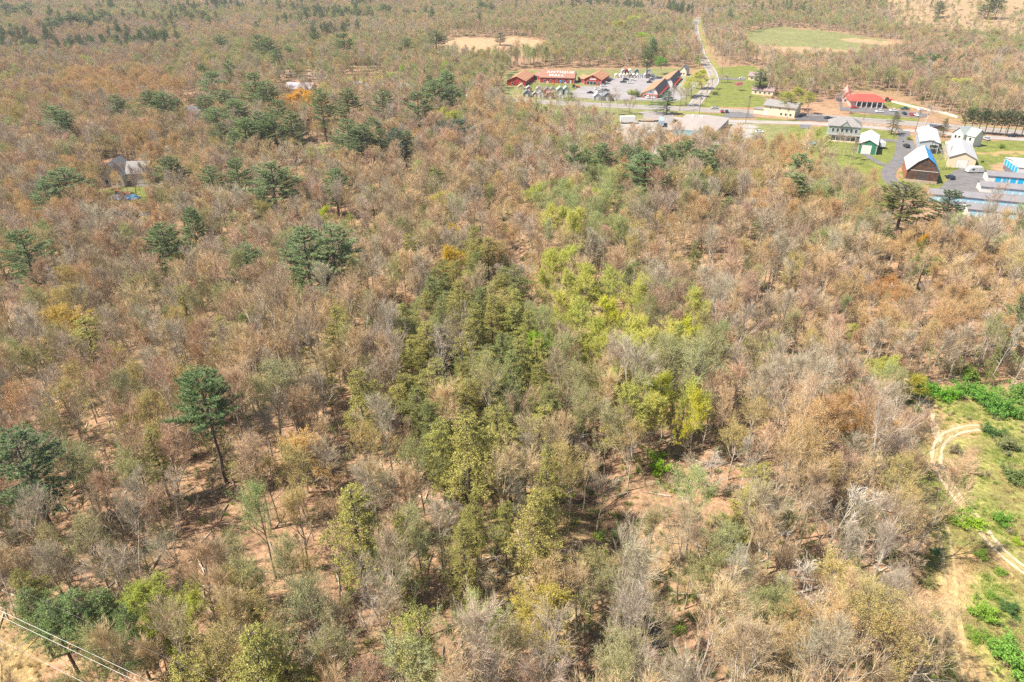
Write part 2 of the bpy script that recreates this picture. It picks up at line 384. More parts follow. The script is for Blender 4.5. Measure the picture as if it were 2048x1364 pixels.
def lot(pl, z, mat, name):
    m = MB(); pts = []
    W = [P(*p) for p in pl]
    for i in range(len(W)):
        a, c = W[i], W[(i + 1) % len(W)]; k = max(1, int((c - a).length / 4))
        for j in range(k):
            q = a.lerp(c, j / k); jj = 0.25
            pts.append((q.x + rnd.uniform(-jj, jj), q.y + rnd.uniform(-jj, jj), q.z + z))
    m.poly(pts); o = m.build(name, mat, recalc=True)
    return tag(o, kind='structure')
ribbon(WL_MAIN, 13.5, 0.05, M_ROAD, 'road')
for off, w_, mt in ((0.25, .14, M_YEL), (-0.25, .14, M_YEL), (5.6, .18, M_LINE), (-5.6, .18, M_LINE)):
    ribbon(WL_MAIN, w_, 0.08, mt, 'road_markings', off)
ribbon(WL_SIDE, 7.5, 0.10, M_ROAD, 'road', step=5)
for off, w_, mt in ((0.15, .3, M_YEL), (3.3, .22, M_LINE), (-3.3, .22, M_LINE)):
    ribbon(WL_SIDE[1:], w_, 0.13, mt, 'road_markings', off, step=5)
ribbon(wline(ROAD_FRONT), 8, 0.06, paint('pale_asphalt', (0.33, 0.30, 0.285), 0.9, 0.1, 0.2), 'road')
lot([(1150, 181), (1160, 173), (1205, 173), (1222, 160), (1232, 155), (1300, 156), (1345, 151), (1402, 153), (1398, 166), (1360, 202), (1290, 201), (1210, 199), (1130, 194), (1140, 184)], 0.12, paint('lot_asphalt', (0.27, 0.255, 0.26), 0.9, 0.13, 0.15), 'parking_lot')
lot([(1476, 224), (1500, 227), (1512, 236), (1440, 236), (1455, 224)], 0.12, M_DRIVE, 'parking_lot')
lot([(1600, 230), (1650, 232), (1712, 240), (1722, 246), (1640, 243), (1588, 240)], 0.12, M_ASPH, 'parking_lot')
lot([(1676, 190), (1686, 186), (1684, 214), (1765, 217), (1860, 228), (1845, 236), (1760, 229), (1680, 221)], 0.12, M_DRIVE, 'parking_lot')
lot([(1290, 222), (1345, 226), (1350, 238), (1340, 250), (1320, 246), (1285, 236)], 0.09, M_ROAD, 'parking_lot')
lot([(1868, 388), (1893, 362), (1904, 344), (1926, 335), (1945, 340), (1975, 343), (2300, 372), (2300, 470), (1950, 440)], 0.12, M_DRIVE, 'parking_lot')
lot([(2006, 332), (2028, 330), (2032, 352), (2008, 346)], 0.12, M_ASPH, 'parking_lot')
lot([(1600, 249), (1622, 250), (1624, 258), (1600, 257)], 0.12, M_DRIVE, 'parking_lot')
ribbon(wline([(1808, 262), (1808, 275), (1804, 293), (1802, 310), (1796, 322), (1781, 337), (1776, 350), (1784, 364), (1800, 374), (1822, 384)]), 5.8, 0.10, M_DRIVE, 'driveway', step=3)
lot([(1806, 268), (1826, 280), (1834, 300), (1815, 306), (1805, 300)], 0.13, M_DRIVE, 'driveway')
ribbon(wline([(1757, 279), (1780, 281), (1806, 285)]), 6, 0.13, M_DRIVE, 'driveway')
ribbon(wline([(1729, 308), (1745, 319), (1765, 329), (1786, 335)]), 3.2, 0.13, M_DRIVE, 'driveway')
ribbon(wline([(255, 368), (290, 368), (320, 371), (370, 372)]), 7, 0.12, M_DRIVE, 'driveway')
ribbon(wline([(150, 432), (240, 428), (300, 428)]), 4, 0.12, M_DRIVE, 'driveway')
ribbon(wline([(1435, 158), (1460, 158), (1490, 160)]), 8, 0.12, M_DRIVE, 'driveway')
for off in (-0.75, 0.75):
    ribbon(wline(TRACK), 0.55, 0.05, M_DIRT, 'dirt_track', off, step=1.2, jit=0.14, seed=3 + int(off * 10))
    ribbon(wline(TRACK2), 0.5, 0.065, paint('faint_track_dirt', (0.38, 0.30, 0.15), 0.95, 0.25, 0.9), 'dirt_track', off, step=1.2, jit=0.22, seed=9 + int(off * 10), taper=8)
ribbon(wline(TRACK), 0.8, 0.04, paint('track_crown', (0.33, 0.27, 0.12), 0.95, 0.25, 1.2), 'dirt_track', 0, step=1.2, jit=0.2, seed=31)
ribbon(wline(TRACK0), 1.6, 0.085, M_DIRT, 'dirt_track', 0, step=1.2, jit=0.35, seed=21, taper=5)
ribbon([STREAM[i] for i in range(9, 12)], 1.4, 0.5, M_WATER, 'stream_water', step=2, jit=0.7, seed=5)

# ---------------------------------------------------------------- buildings
GLASS = paint('window_glass', (0.03, 0.04, 0.05), 0.15, 0.1, spec=0.6); WHITE = paint('white_paint', (0.60, 0.59, 0.565), 0.6, 0.05)
RED = paint('barn_red_siding', (0.34, 0.035, 0.035), 0.8, 0.15); CREAM = paint('cream_siding', (0.62, 0.55, 0.40), 0.8, 0.06)
TILE = banded('terracotta_roofing', (0.42, 0.215, 0.125), (0.26, 0.13, 0.08), 1.1, 2, var=0.18)
BROWNROOF = banded('brown_shingles', (0.30, 0.16, 0.12), (0.22, 0.12, 0.09), 1.2, 2, var=0.12)
GREYROOF = banded('grey_shingles', (0.25, 0.24, 0.235), (0.18, 0.175, 0.17), 1.6, 2, var=0.1)
DARKROOF = paint('dark_shingles', (0.10, 0.10, 0.12), 0.85, 0.15); WHITEMETAL = banded('white_metal_roofing', (0.60, 0.60, 0.585), (0.45, 0.45, 0.45), 1.1, 0, 0.4, 0.08)
GREYMETAL = paint('grey_metal_roofing', (0.22, 0.21, 0.225), 0.5, 0.07, 0.4); TAN = paint('tan_siding', (0.62, 0.50, 0.36), 0.8, 0.06)
BLUEGREY = paint('blue_grey_siding', (0.33, 0.38, 0.44), 0.7, 0.08); REDROOF = paint('bright_red_roofing', (0.72, 0.08, 0.06), 0.55, 0.08)
GREEN = paint('green_siding', (0.035, 0.17, 0.11), 0.6, 0.1); BRICKRED = paint('orange_red_brick', (0.55, 0.14, 0.09), 0.85, 0.15)
class Bld:
    """local x along the front, local y away from it, z up"""
    def __init__(s, name, label, cat, A, B, depth, group=None, rot=0.0, C=None, z0=None):
        A = P(*A) if not isinstance(A, Vector) else A; B = P(*B) if not isinstance(B, Vector) else B
        if C is not None:          # the right side runs from B to C, the front is square to it
            C = P(*C); v = (C - B); v.z = 0; depth = v.length if depth is None else depth; v.normalize(); u = Vector((v.y, -v.x, 0)); w = (B - A).dot(u); A = B - u * w
        else:
            u = B - A; u.z = 0; w = u.length; u.normalize()
        s.w = w; s.d = depth; s.o = empty(name, (A.x, A.y, A.z), math.atan2(u.y, u.x) + rot, label, cat, group)
    def wall(s, hw, hr=None, ridge='y', mat=CREAM, sec=None, inset=0.0, name='wall', x0=0, x1=None, y0=0, y1=None):
        x1 = s.w if x1 is None else x1; y1 = s.d if y1 is None else y1
        W = (x1 - x0) if ridge == 'y' else (y1 - y0); a0 = x0 if ridge == 'y' else y0
        line = sec if sec else ([(0, hw), (W / 2, hr), (W, hw)] if hr else [(0, hw), (W, hw)])
        line = [(a0 + q[0], q[1]) for q in line]
        poly = [(a0, -0.5)] + line + [(a0 + W, -0.5)]
        m = MB()
        if ridge == 'y': m.prism(poly, y0, y1, 'y')
        else: m.prism(poly, x0, x1, 'x')
        wobj = m.build(name, mat, s.o, recalc=True); s.line = line; s.rng = (x0, x1, y0, y1); s.ridge = ridge
        return wobj
    def roof(s, mats=GREYROOF, over=0.5, th=0.18, name='roof', split=False, labels=None):
        x0, x1, y0, y1 = s.rng; L = s.line; a0, a1 = (y0 - over, y1 + over) if s.ridge == 'y' else (x0 - over, x1 + over)
        def ext(p, q, d):
            v = Vector((q[0] - p[0], q[1] - p[1])); v.normalize(); return (q[0] + v.x * d, q[1] + v.y * d)
        T = list(L)
        if len(T) > 1: T[0] = ext(L[1], L[0], over); T[-1] = ext(L[-2], L[-1], over)
        lo = [(p[0], p[1] + 0.02) for p in T]; up = [(p[0], p[1] + th) for p in T]
        out = []
        if not split:
            m = MB(); m.prism(up + lo[::-1], a0, a1, s.ridge); out.append(m.build(name, mats, s.o, recalc=True))
        else:
            for i in range(len(T) - 1):
                e = 0.002 * i
                m = MB(); m.prism([up[i], up[i + 1], lo[i + 1], lo[i]], a0 - e, a1 + e, s.ridge); o = m.build(name, mats[i], s.o, recalc=True)
                if labels and labels[i]: o['label'] = labels[i]
                out.append(o)
        return out
    def panel(s, side, c, z, w, h, mat=GLASS, name='window', frame=WHITE, off=0.0):
        m = MB(); fw = 0.12
        def bx(a, b, z0, z1, t):
            if side == 'front': m.box(a, b, s.rng[2] - t - off, s.rng[2] - 0.001 - off, z0, z1)
            elif side == 'right': m.box(s.rng[1] + 0.001 + off, s.rng[1] + t + off, a, b, z0, z1)
            elif side == 'left': m.box(s.rng[0] - t - off, s.rng[0] - 0.001 - off, a, b, z0, z1)
        bx(c - w / 2, c + w / 2, z, z + h, 0.06)
        o = m.build(name, mat, s.o)
        if frame is not None:
            m = MB()
            for (a, b, z0, z1) in ((c - w / 2 - fw, c + w / 2 + fw, z + h, z + h + fw), (c - w / 2 - fw, c + w / 2 + fw, z - fw, z), (c - w / 2 - fw, c - w / 2, z, z + h), (c + w / 2, c + w / 2 + fw, z, z + h)): bx(a, b, z0, z1, 0.10)
            m.build('frame', frame, o)
        return o
    def row(s, side, n, z, w, h, a=None, b=None, **k):
        L = s.rng
        a = (L[0] if side == 'front' else L[2]) + 1 if a is None else a; b = (L[1] if side == 'front' else L[3]) - 1 if b is None else b
        for i in range(n): s.panel(side, a + (b - a) * (i + .5) / n, z, w, h, **k)
    def part(s, name, mat, *boxes):
        m = MB()
        for q in boxes: m.box(*q)
        return m.build(name, mat, s.o)

# the antique mall
b = Bld('shop_building', 'long dark red barn-like shop with white lettering on its brown roof', 'shop', (1079.5, 165), (1148, 167), 13)
b.wall(3.8, 7.8, 'x', RED); b.roof(BROWNROOF, 0.5)
b.row('front', 5, 1.0, 1.3, 1.2, a=1.5, b=b.w - 1.5); b.panel('front', b.w * .9, 0, 1.2, 2.2, WHITE, 'door', None)
b.part('corner_board', WHITE, (-.06, .2, -.06, .2, 0, 3.7)); b.part('corner_board', WHITE, (b.w - .2, b.w + .06, -.06, .2, 0, 3.7))
sl_ = math.atan2(4.0, 6.5)
for txt, zz, fr in (('ANTIQUE', 0.60, 0.30), ('MALL', 0.14, 0.33)):
    cu = bpy.data.curves.new('lettering', 'FONT'); cu.body = txt; cu.size = 3.3; cu.extrude = 0.03; cu.space_character = 1.15; cu.offset = 0.05; cu.materials.append(WHITE)
    tmp = bpy.data.objects.new('tmp', cu); lm = bpy.data.meshes.new_from_object(tmp); bpy.data.objects.remove(tmp)
    o = link('lettering', lm, b.o)
    dist = 7.6 * zz
    o.location = (b.w * .18 if txt == 'ANTIQUE' else b.w * .26, dist * math.cos(sl_), 3.8 + dist * math.sin(sl_) + 0.28); o.rotation_euler = (sl_, 0, 0); o.scale = (1.28, 0.9, 1)
b = Bld('shop_building', 'red shop with a terracotta gable roof at the left end of the mall', 'shop', (1021, 166), (1051, 172), None, C=(1068, 158.5))
b.wall(3.4, 6.3, 'y', RED); b.roof(TILE, .6); b.row('front', 2, .9, 1.4, 1.3); b.row('right', 5, .9, 1.4, 1.3); b.panel('front', b.w * .8, 0, 1.1, 2.1, WHITE, 'door', None)
b = Bld('shop_building', 'red shop with glazed entrance and terracotta roof beside the parking lot', 'shop', (1166, 170), (1202, 171), None, C=(1218, 160))
b.wall(3.9, 6.9, 'y', RED); b.roof(TILE, .7); b.row('front', 3, .2, 2.0, 2.3, a=2, b=b.w * .72); b.panel('front', b.w * .85, .9, 1.4, 1.2); b.panel('front', b.w * .5, 3.6, 5.0, .9, WHITE, 'sign', None); b.panel('front', b.w * .42, 4.7, 1, .8, WHITE, 'vent', None)
b.part('corner_board', WHITE, (-.06, .2, -.06, .2, 0, 3.7)); b.part('corner_board', WHITE, (b.w - .2, b.w + .06, -.06, .2, 0, 3.7)); b.row('right', 5, 1, 1.3, 1.1)
for (A, B, l) in (((1067, 158), (1080, 160), 'low brown-roofed link between the left shop and the long red shop'), ((1156, 163), (1168, 166), 'low terracotta link between the long red shop and the glazed shop')):
    b = Bld('link_building', l, 'building', A, B, 9); b.wall(2.8, 4.6, 'x', RED); b.roof(BROWNROOF if A[0] < 1100 else TILE, .4); b.panel('front', b.w * .5, .2, 2, 2, GLASS)
# the diner in two wings
AWN = paint('red_awning_canvas', (0.75, 0.09, 0.06), 0.7, 0.1)
def diner(label, A, B, C, d, front):
    b = Bld('diner_building', label, 'building', A, B, d, C=C)
    W = b.w; b.wall(3.2, None, 'y', WHITE, sec=[(0, 3.0), (W * .80, 6.4), (W, 3.6)])
    b.roof([TILE, DARKROOF], .6, split=True, labels=[None, 'dark steep right-hand slope of the roof'])
    n = 9
    for i in range(n):
        y0 = 1.5 + i * (b.d - 3) / n
        m = MB(); m.prism([(W + .06, 2.8), (W + 1.5, 1.9), (W + 1.5, 1.75), (W + .06, 2.5)], y0, y0 + (b.d - 3) / n * .62, 'y'); m.build('awning', AWN, b.o, recalc=True)
        b.panel('right', y0 + (b.d - 3) / n * .31, .8, 2.2, 1.1, GLASS, frame=None)
    if front:
        m = MB(); m.box(.3, W - .3, -.25, -.005, 0, 2.6); m.build('brick_front', BRICKRED, b.o)
        b.panel('front', W * .25, .8, 1.8, 1.2, off=.25); b.panel('front', W * .5, .1, 1.2, 2.2, GLASS, 'door', off=.25); b.panel('front', W * .76, .8, 1.8, 1.2, off=.25)
        b.panel('front', W * .62, 3.2, 3.0, 1.1, paint('sign_blue_grey', (.2, .22, .35)), 'sign', WHITE)
    return b
d1 = diner('front wing of the terracotta-roofed roadside diner with a red brick front', (1284, 194), (1314, 197), (1357, 152), 43, True)
q = d1.o.matrix_basis.copy(); bx = Matrix.Translation(d1.o.location) @ Matrix.Rotation(d1.o.rotation_euler.z, 4, 'Z')
A2 = bx @ Vector((3.5, 43.6, 0)); B2 = bx @ Vector((3.5 + d1.w, 43.6, 0))
Bw = Bld('diner_building', 'tmp', 'building', A2, B2, 40)
bpy.data.objects.remove(Bw.o)
def diner2():
    b = Bld('diner_building', 'rear wing of the terracotta-roofed diner, set back behind its front wing', 'building', A2, B2, 42)
    W = b.w; b.wall(3.2, None, 'y', WHITE, sec=[(0, 3.0), (W * .80, 6.6), (W, 3.6)]); b.roof([TILE, DARKROOF], .6, split=True, labels=[None, 'dark steep right-hand slope of the roof'])
    n = 9
    for i in range(n):
        y0 = 1.5 + i * (b.d - 3) / n
        m = MB(); m.prism([(W + .06, 2.8), (W + 1.5, 1.9), (W + 1.5, 1.75), (W + .06, 2.5)], y0, y0 + (b.d - 3) / n * .62, 'y'); m.build('awning', AWN, b.o, recalc=True)
        b.panel('right', y0 + (b.d - 3) / n * .31, .8, 2.2, 1.1, GLASS, frame=None)
diner2()
b = Bld('small_house', 'small pale gabled house just behind the diner', 'house', (1358, 151), (1372, 152), 9); b.wall(3.6, 7, 'y', CREAM); b.roof(GREYROOF); b.row('front', 2, 1, 1, 1.3)
# cream office
b = Bld('office_building', 'cream two-storey office block with a long grey roof by the highway', 'office', (1526, 229), (1588, 236), 13)
b.wall(5.6, 7.8, 'x', CREAM); b.roof(GREYROOF, .8); b.row('front', 3, 3.9, .8, .8); b.row('front', 3, .8, 1.1, 1.3, a=9); b.panel('front', 1.6, 0, 1.1, 2.2, WHITE, 'door', None)
b.part('porch', CREAM, (-6, -.01, 1, 6, 0, 2.6)); b.part('porch_roof', GREYROOF, (-6.4, -.02, .6, 6.4, 2.62, 2.85))
# restaurant
b = Bld('restaurant_building', 'restaurant with a bright red hipped roof and dark window front', 'restaurant', (1700, 214), (1765, 217), 15)
b.wall(3.9, None, 'x', paint('pale_pink_wall', (.62, .42, .36)))
W, D = b.w, b.d
m = MB(); o_ = 1.2; z1, z2 = 3.92, 6.6
lo = [(-o_, -o_, z1), (W + o_, -o_, z1), (W + o_, D + o_, z1), (-o_, D + o_, z1)]; hi = [(4, 5, z2), (W - 4, 5, z2), (W - 4, D - 5, z2), (4, D - 5, z2)]
m.v += lo + hi; m.f += [(0, 1, 5, 4), (1, 2, 6, 5), (2, 3, 7, 6), (3, 0, 4, 7), (4, 5, 6, 7), (3, 2, 1, 0)]; m.m += [0] * 6; m.build('roof', REDROOF, b.o)
b.row('front', 5, .5, 3.4, 2.6, a=3, b=W - .5)
for i in range(6): b.part('porch_post', WHITE, (3 + i * (W - 4) / 5, 3.4 + i * (W - 4) / 5, -1.1, -.7, 0, 3.9))
b = Bld('restaurant_building', 'older wing with a faded pink-red roof beside the bright red-roofed restaurant', 'restaurant', (1684, 205), (1699, 206), 26)
b.wall(3.8, 6.8, 'y', paint('pale_pink_wall', (.62, .42, .36))); b.roof(paint('faded_red_roofing', (.66, .30, .26), .6, .15), .6); b.row('front', 2, .8, 1.2, 1.4)
# victorian house
SAGE = paint('sage_siding', (.30, .34, .30), .8, .08)
b = Bld('victorian_house', 'grey-green two-storey house with wraparound porch and small front gable', 'house', (1653, 279), (1716, 284), 15)
b.wall(7.2, None, 'x', SAGE); W, D = b.w, b.d; m = MB(); z1, z2 = 7.22, 10.5; o_ = .6
m.v += [(-o_, -o_, z1), (W + o_, -o_, z1), (W + o_, D + o_, z1), (-o_, D + o_, z1), (5, D / 2, z2), (W - 5, D / 2, z2)]
m.f += [(0, 1, 5, 4), (1, 2, 5), (2, 3, 4, 5), (3, 0, 4), (3, 2, 1, 0)]; m.m += [0] * 5; m.build('roof', GREYROOF, b.o)
m = MB(); m.prism([(W / 2 - 2.2, 7.3), (W / 2, 9.4), (W / 2 + 2.2, 7.3)], -.9, 4, 'y'); m.build('front_gable', SAGE, b.o, recalc=True)
m = MB(); m.prism([(W / 2 - 2.7, 7.2), (W / 2, 9.75), (W / 2 + 2.7, 7.2), (W / 2 + 2.4, 7.2), (W / 2, 9.45), (W / 2 - 2.4, 7.2)], -1.1, 4.3, 'y'); m.build('gable_roof', GREYROOF, b.o, recalc=True)
b.row('front', 6, 4.3, 1.1, 1.7); b.row('front', 5, .9, 1.2, 1.8)
b.part('porch_roof', GREYROOF, (-1, W + 1, -3.4, -.01, 3.2, 3.45)); b.part('porch_floor', TAN, (-1, W + 1, -3.4, -.01, 0, .5))
for i in range(8): b.part('porch_post', WHITE, (-.8 + i * (W + 1.3) / 7, -.6 + i * (W + 1.3) / 7, -3.3, -3.1, .5, 3.2))
b.row('right', 3, 4.3, 1.1, 1.7)
# green garage
b = Bld('garage_building', 'dark green garage with a white metal roof and a wide white door', 'garage', (1714, 307.5), (1750.5, 310), None, C=(1753.5, 289))
b.wall(4.7, 6.7, 'y', GREEN); b.roof(banded('white_ribbed_roofing', (.60, .60, .585), (.48, .48, .475), 1.0, 1, .4, .08), .45); b.panel('front', b.w * .44, 0, b.w * .5, 4.0, WHITE, 'garage_door', paint('light_trim', (.7, .7, .68)))
b.part('corner_board', WHITE, (-.06, .16, -.07, .16, 0, 4.6)); b.part('corner_board', WHITE, (b.w - .16, b.w + .06, -.07, .16, 0, 4.6)); b.panel('right', 5, 0, 1.1, 2.1, WHITE, 'door', None)
# white-roofed workshop
b = Bld('workshop_building', 'pale blue workshop under a broad low white roof beside the driveway', 'workshop', (1835, 305), (1873, 308), None, C=(1866, 279))
b.wall(5.2, 6.3, 'y', BLUEGREY); b.roof(banded('white_ribbed_roofing', (.8, .8, .78), (.7, .7, .69), 1, 1), .5); b.panel('front', b.w * .75, 2.7, b.w * .42, 1.4, GLASS); b.panel('front', b.w * .78, 0, b.w * .36, 2.2, paint('dark_opening', (.05, .05, .055)), 'garage_door', None)
b.panel('front', b.w * .2, 1, 1, 1.2); b.row('left', 3, 1.2, 1.1, 1.2)
# barn
OLDWOOD = banded('weathered_boards', (.12, .065, .045), (.055, .04, .036), 1.6, 2, .9, .4, .3); REDWOOD = paint('rust_boards', (.32, .12, .07), .9, .25, .8)
b = Bld('old_barn', 'weathered brown gambrel barn with one roof side blue and the other white metal', 'barn', (1809, 361.5), (1872, 368), 21)
W = b.w; b.wall(4.9, None, 'y', OLDWOOD, sec=[(0, 4.9), (W * .27, 8.6), (W * .52, 10.6), (W * .79, 8.3), (W, 4.9)])
b.roof([banded('aged_metal_roofing', (.46, .47, .50), (.30, .31, .34), .9, 1, .45, .1), WHITEMETAL, paint('blue_roofing', (.03, .27, .62), .5, .08), paint('blue_roofing', (.03, .27, .62))], .5, .22, split=True, labels=['aged grey-white metal lower slope', 'bright white metal upper slope', 'blue upper slope', 'blue lower slope'])
b.part('side_cladding', REDWOOD, (-.05, -.002, .1, b.d - .1, .3, 4.5))
b.part('sliding_rail', paint('pale_rail', (.5, .45, .4)), (W * .1, W * .97, -.14, -.01, 4.7, 4.95)); b.panel('front', W * .5, 0, W * .3, 4.3, paint('dark_barn_door', (.07, .055, .055), .9, .3), 'barn_door', None); b.panel('front', W * .48, 7.2, 1.5, 1.8, paint('dark_barn_door', (.07, .055, .055)), 'hay_door', None)
b.part('stone_base', paint('field_stone', (.42, .32, .26), .9, .3, 3), (-.3, W + .2, -.35, -.004, -.2, .9)); b.part('ramp_fence', paint('grey_timber', (.30, .24, .20), .9, .2), (W * .55, W * .98, -2.6, -2.45, .6, .8), (W * .55, W * .98, -2.6, -2.45, 1.1, 1.3), (W * .55, W * .57, -2.6, -2.45, 0, 1.5), (W * .76, W * .78, -2.6, -2.45, 0, 1.4), (W * .96, W * .98, -2.6, -2.45, 0, 1.4))
# white house
b = Bld('white_house', 'white clapboard house with pale green roof at the end of the lawn', 'house', (1899, 287), (1921, 292), 8, )
b.wall(5.6, 8.6, 'y', WHITE); b.roof(paint('pale_green_roofing', (.34, .38, .37), .7, .07), .5); b.row('front', 2, 3.3, 1, 1.4); b.row('front', 2, .8, 1, 1.4)
b.wall(5.4, 8.3, 'x', WHITE, name='side_wing', x0=b.w + .003, x1=b.w + 4.5, y0=2, y1=8.8); b.roof(paint('pale_green_roofing', (.42, .47, .45)), .5, name='side_roof'); b.panel('front', b.w + 2.5, 3, 1, 1.4)
# tan garage
b = Bld('garage_building', 'tan garage with grey-white gable roof and one white overhead door', 'garage', (1894, 334), (1947, 339), None, C=(1936, 308))
b.wall(4.6, 7.0, 'y', TAN); b.roof(paint('pale_roofing', (.46, .455, .465), .5, .06), .5); b.panel('front', b.w * .5, 0, 4.4, 3.8, WHITE, 'garage_door', paint('trim_grey', (.4, .4, .4)))
# flat-roofed works
b = Bld('warehouse_building', 'large warehouse with a broad grey low-pitched roof by the yard', 'warehouse', (1337, 270), (1422, 284), None, C=(1456, 250))
b.wall(3.6, 4.3, 'y', paint('grey_block_wall', (.40, .37, .34), .8, .1)); b.roof(paint('pale_grey_roofing', (.33, .29, .27), .7, .08, .3), .4); b.row('right', 6, 1, 1.5, 1.5)
b.part('roof_vent', WHITE, (4, 5.4, b.d - 6, b.d - 5, 3.5, 5.0)); b.part('roof_vent', WHITE, (9, 10.4, b.d - 6, b.d - 5, 3.5, 5.0))
b = Bld('workshop_building', 'tan workshop with teal tarpaulin roof in front of the large warehouse', 'workshop', (1345, 287), (1402, 290), 12)
b.wall(4.0, 5.6, 'x', TAN); b.roof(paint('teal_tarpaulin', (.15, .22, .23), .6, .3, .3), .5); b.row('front', 4, .2, 2.6, 2.6, mat=paint('dark_opening', (.05, .05, .055)), name='bay_door')
# houses in the wood
b = Bld('grey_house', 'grey-roofed house with a pale gable among the trees above the blue tarpaulins', 'house', (206, 372), (250, 374), 13)
b.wall(4.2, 9.5, 'y', paint('pale_stucco', (.55, .50, .42))); b.roof(banded('light_grey_shingles', (.36, .345, .33), (.28, .27, .26), 1.6, 2, var=.1), .6); b.row('front', 3, 1, 1.2, 1.4)
b.wall(4.0, 8.0, 'x', paint('pale_stucco', (.5, .5, .5)), name='side_wing', x0=b.w + .003, x1=b.w + 9, y0=4, y1=13); b.roof(GREYROOF, .5, name='side_roof')
b = Bld('slate_house', 'slate-blue house with dark roof half hidden by pines', 'house', (372, 246), (398, 249), 12)
b.wall(5.4, 8.4, 'x', paint('slate_siding', (.14, .17, .24))); b.roof(DARKROOF, .5); b.part('chimney', BRICKRED, (4, 5.2, 7, 8, 6, 9.8)); b.row('front', 3, 3, 1.1, 1.4); b.row('front', 3, .6, 1.1, 1.4)
b = Bld('lavender_house', 'long low house with a pale lavender roof behind the golden tree', 'house', (571, 187), (622, 189), 11)
b.wall(3.4, 6.4, 'x', CREAM); b.roof(paint('lavender_roofing', (.36, .33, .37), .8, .1), .5); b.row('front', 4, 1, 1.2, 1.2)
b = Bld('brown_house', 'brown-roofed bungalow beside the lawn above the pink tree', 'house', (1496, 160), (1525, 162), 10)
b.wall(3, 5.2, 'x', TAN); b.roof(paint('taupe_roofing', (.27, .20, .20), .8, .1), .5); b.row('front', 3, .9, 1.2, 1.2)
b = Bld('brown_house', 'shaded ranch house among bare trees beside the pink tree', 'house', (1503, 188), (1545, 192), 11)
b.wall(3, 5.2, 'x', TAN); b.roof(paint('taupe_roofing', (.27, .20, .20)), .5); b.row('front', 4, .9, 1.2, 1.2)
b = Bld('far_building', 'tiny white-roofed building far off at the top of the woods', 'building', (697, 5), (715, 5), 12)
b.wall(4, 7, 'x', WHITE); b.roof(WHITE, .4)
b = Bld('far_building', 'long pale flat building far off beyond the end of the side road', 'building', (1225, 3), (1390, 5), 20)
b.wall(5, None, 'x', paint('pale_grey_wall', (.5, .5, .52))); b.roof(paint('pale_grey_wall', (.5, .5, .52)), .2)
# storage rows
DOORS = [paint('blue_door', (.02, .36, .62), .5, .05), paint('pale_blue_door', (.30, .52, .66), .5, .05)]
def storage(label, A, B, depth, door, n, rfm=GREYMETAL, ends=0.06, hw=3.0):
    b = Bld('storage_building', label, 'storage building', A, B, depth, group='rows of storage units')
    b.wall(hw, hw + 1.0, 'x', WHITE); b.roof(rfm, .45, .15)
    a = b.w * ends
    for i in range(n): b.panel('front', a + (b.w - a) * (i + .5) / n, 0.05, (b.w - a) / n * .76, hw - .5, door, 'roller_door', None)
    return b
storage('storage row with bright blue roller doors, nearest the dirt heaps', (1973, 364.5), (2170, 381), 7.5, DOORS[0], 12, ends=.07)
storage('storage row with pale blue doors between the bright blue row and the longest row', (1958.7, 386.5), (2190, 408), 7.5, DOORS[1], 14, ends=.09)
storage('longest storage row, its grey roof running behind two pines', (1856, 402), (2200, 437), 7.5, DOORS[1], 22, ends=.01)
storage('storage row lowest on the slope, half hidden by orange budding trees', (1932, 433), (2230, 465), 7.5, DOORS[1], 18, ends=.01)
b = Bld('storage_building', 'white-roofed storage block with blue doors on its short end, by the dirt heaps', 'storage building', (2033, 348), (2110, 353), 17, group='rows of storage units')
b.wall(3, 4, 'x', WHITE); b.roof(WHITE, .3, .12)
for i in range(5): b.panel('left', 1.9 + i * 3.3, .05, 2.6, 2.5, DOORS[0], 'roller_door', None)

# display sheds
SH = [('grey', (.35, .35, .36)), ('maroon', (.25, .03, .06)), ('white', (.75, .74, .72)), ('dark grey', (.16, .18, .2)), ('tan', (.55, .42, .28)), ('pale blue', (.45, .52, .62)), ('brown', (.30, .18, .13)), ('red', (.52, .05, .05)), ('green-grey', (.26, .30, .26)), ('orange', (.60, .30, .16))]
def shed(px, py, ci, w, d, hw, where, rot=0, roofc=3, gamb=False):
    A = P(px, py); nm, c = SH[ci]; u = Vector((math.cos(rot), math.sin(rot), 0)); B = A + u * w
    b = Bld('garden_shed', f'{nm} display shed {where}', 'shed', A, B, d, group='display sheds of the mall')
    wl = paint('shed_' + nm.replace(' ', '_'), c, .8, .08)
    if gamb: b.wall(hw, None, 'y', wl, sec=[(0, hw), (w * .2, hw + w * .3), (w * .5, hw + w * .42), (w * .8, hw + w * .3), (w, hw)])
    else: b.wall(hw, hw + w * .4, 'y', wl)
    b.roof(paint('shedroof_' + SH[roofc][0].replace(' ', '_'), SH[roofc][1], .8, .1), .2, .1)
    b.panel('front', w * .5, 0, w * .3, hw * .85, WHITE if ci != 2 else SHD, 'door', None)
SHD = paint('shed_door_grey', (.3, .3, .32))
ords = ['first', 'second', 'third', 'fourth', 'fifth', 'sixth', 'seventh', 'eighth', 'ninth', 'tenth', 'eleventh', 'twelfth', 'thirteenth', 'fourteenth', 'fifteenth', 'sixteenth', 'seventeenth', 'eighteenth', 'nineteenth', 'twentieth']
fr = [(1230, 4, 2), (1239, 2, 2), (1246, 2, 4), (1252.5, 4, 4), (1258.5, 3, 3), (1265, 9, 2), (1273, 2, 5), (1281, 2, 3), (1288, 5, 5), (1294.5, 6, 6), (1303, 2, 2)]
for i, (x, c, rc) in enumerate(fr): shed(x, 156.5, c, 2.6, 4, 2.1, f'{ords[i]} from the left in the front row behind the parking lot', roofc=rc)
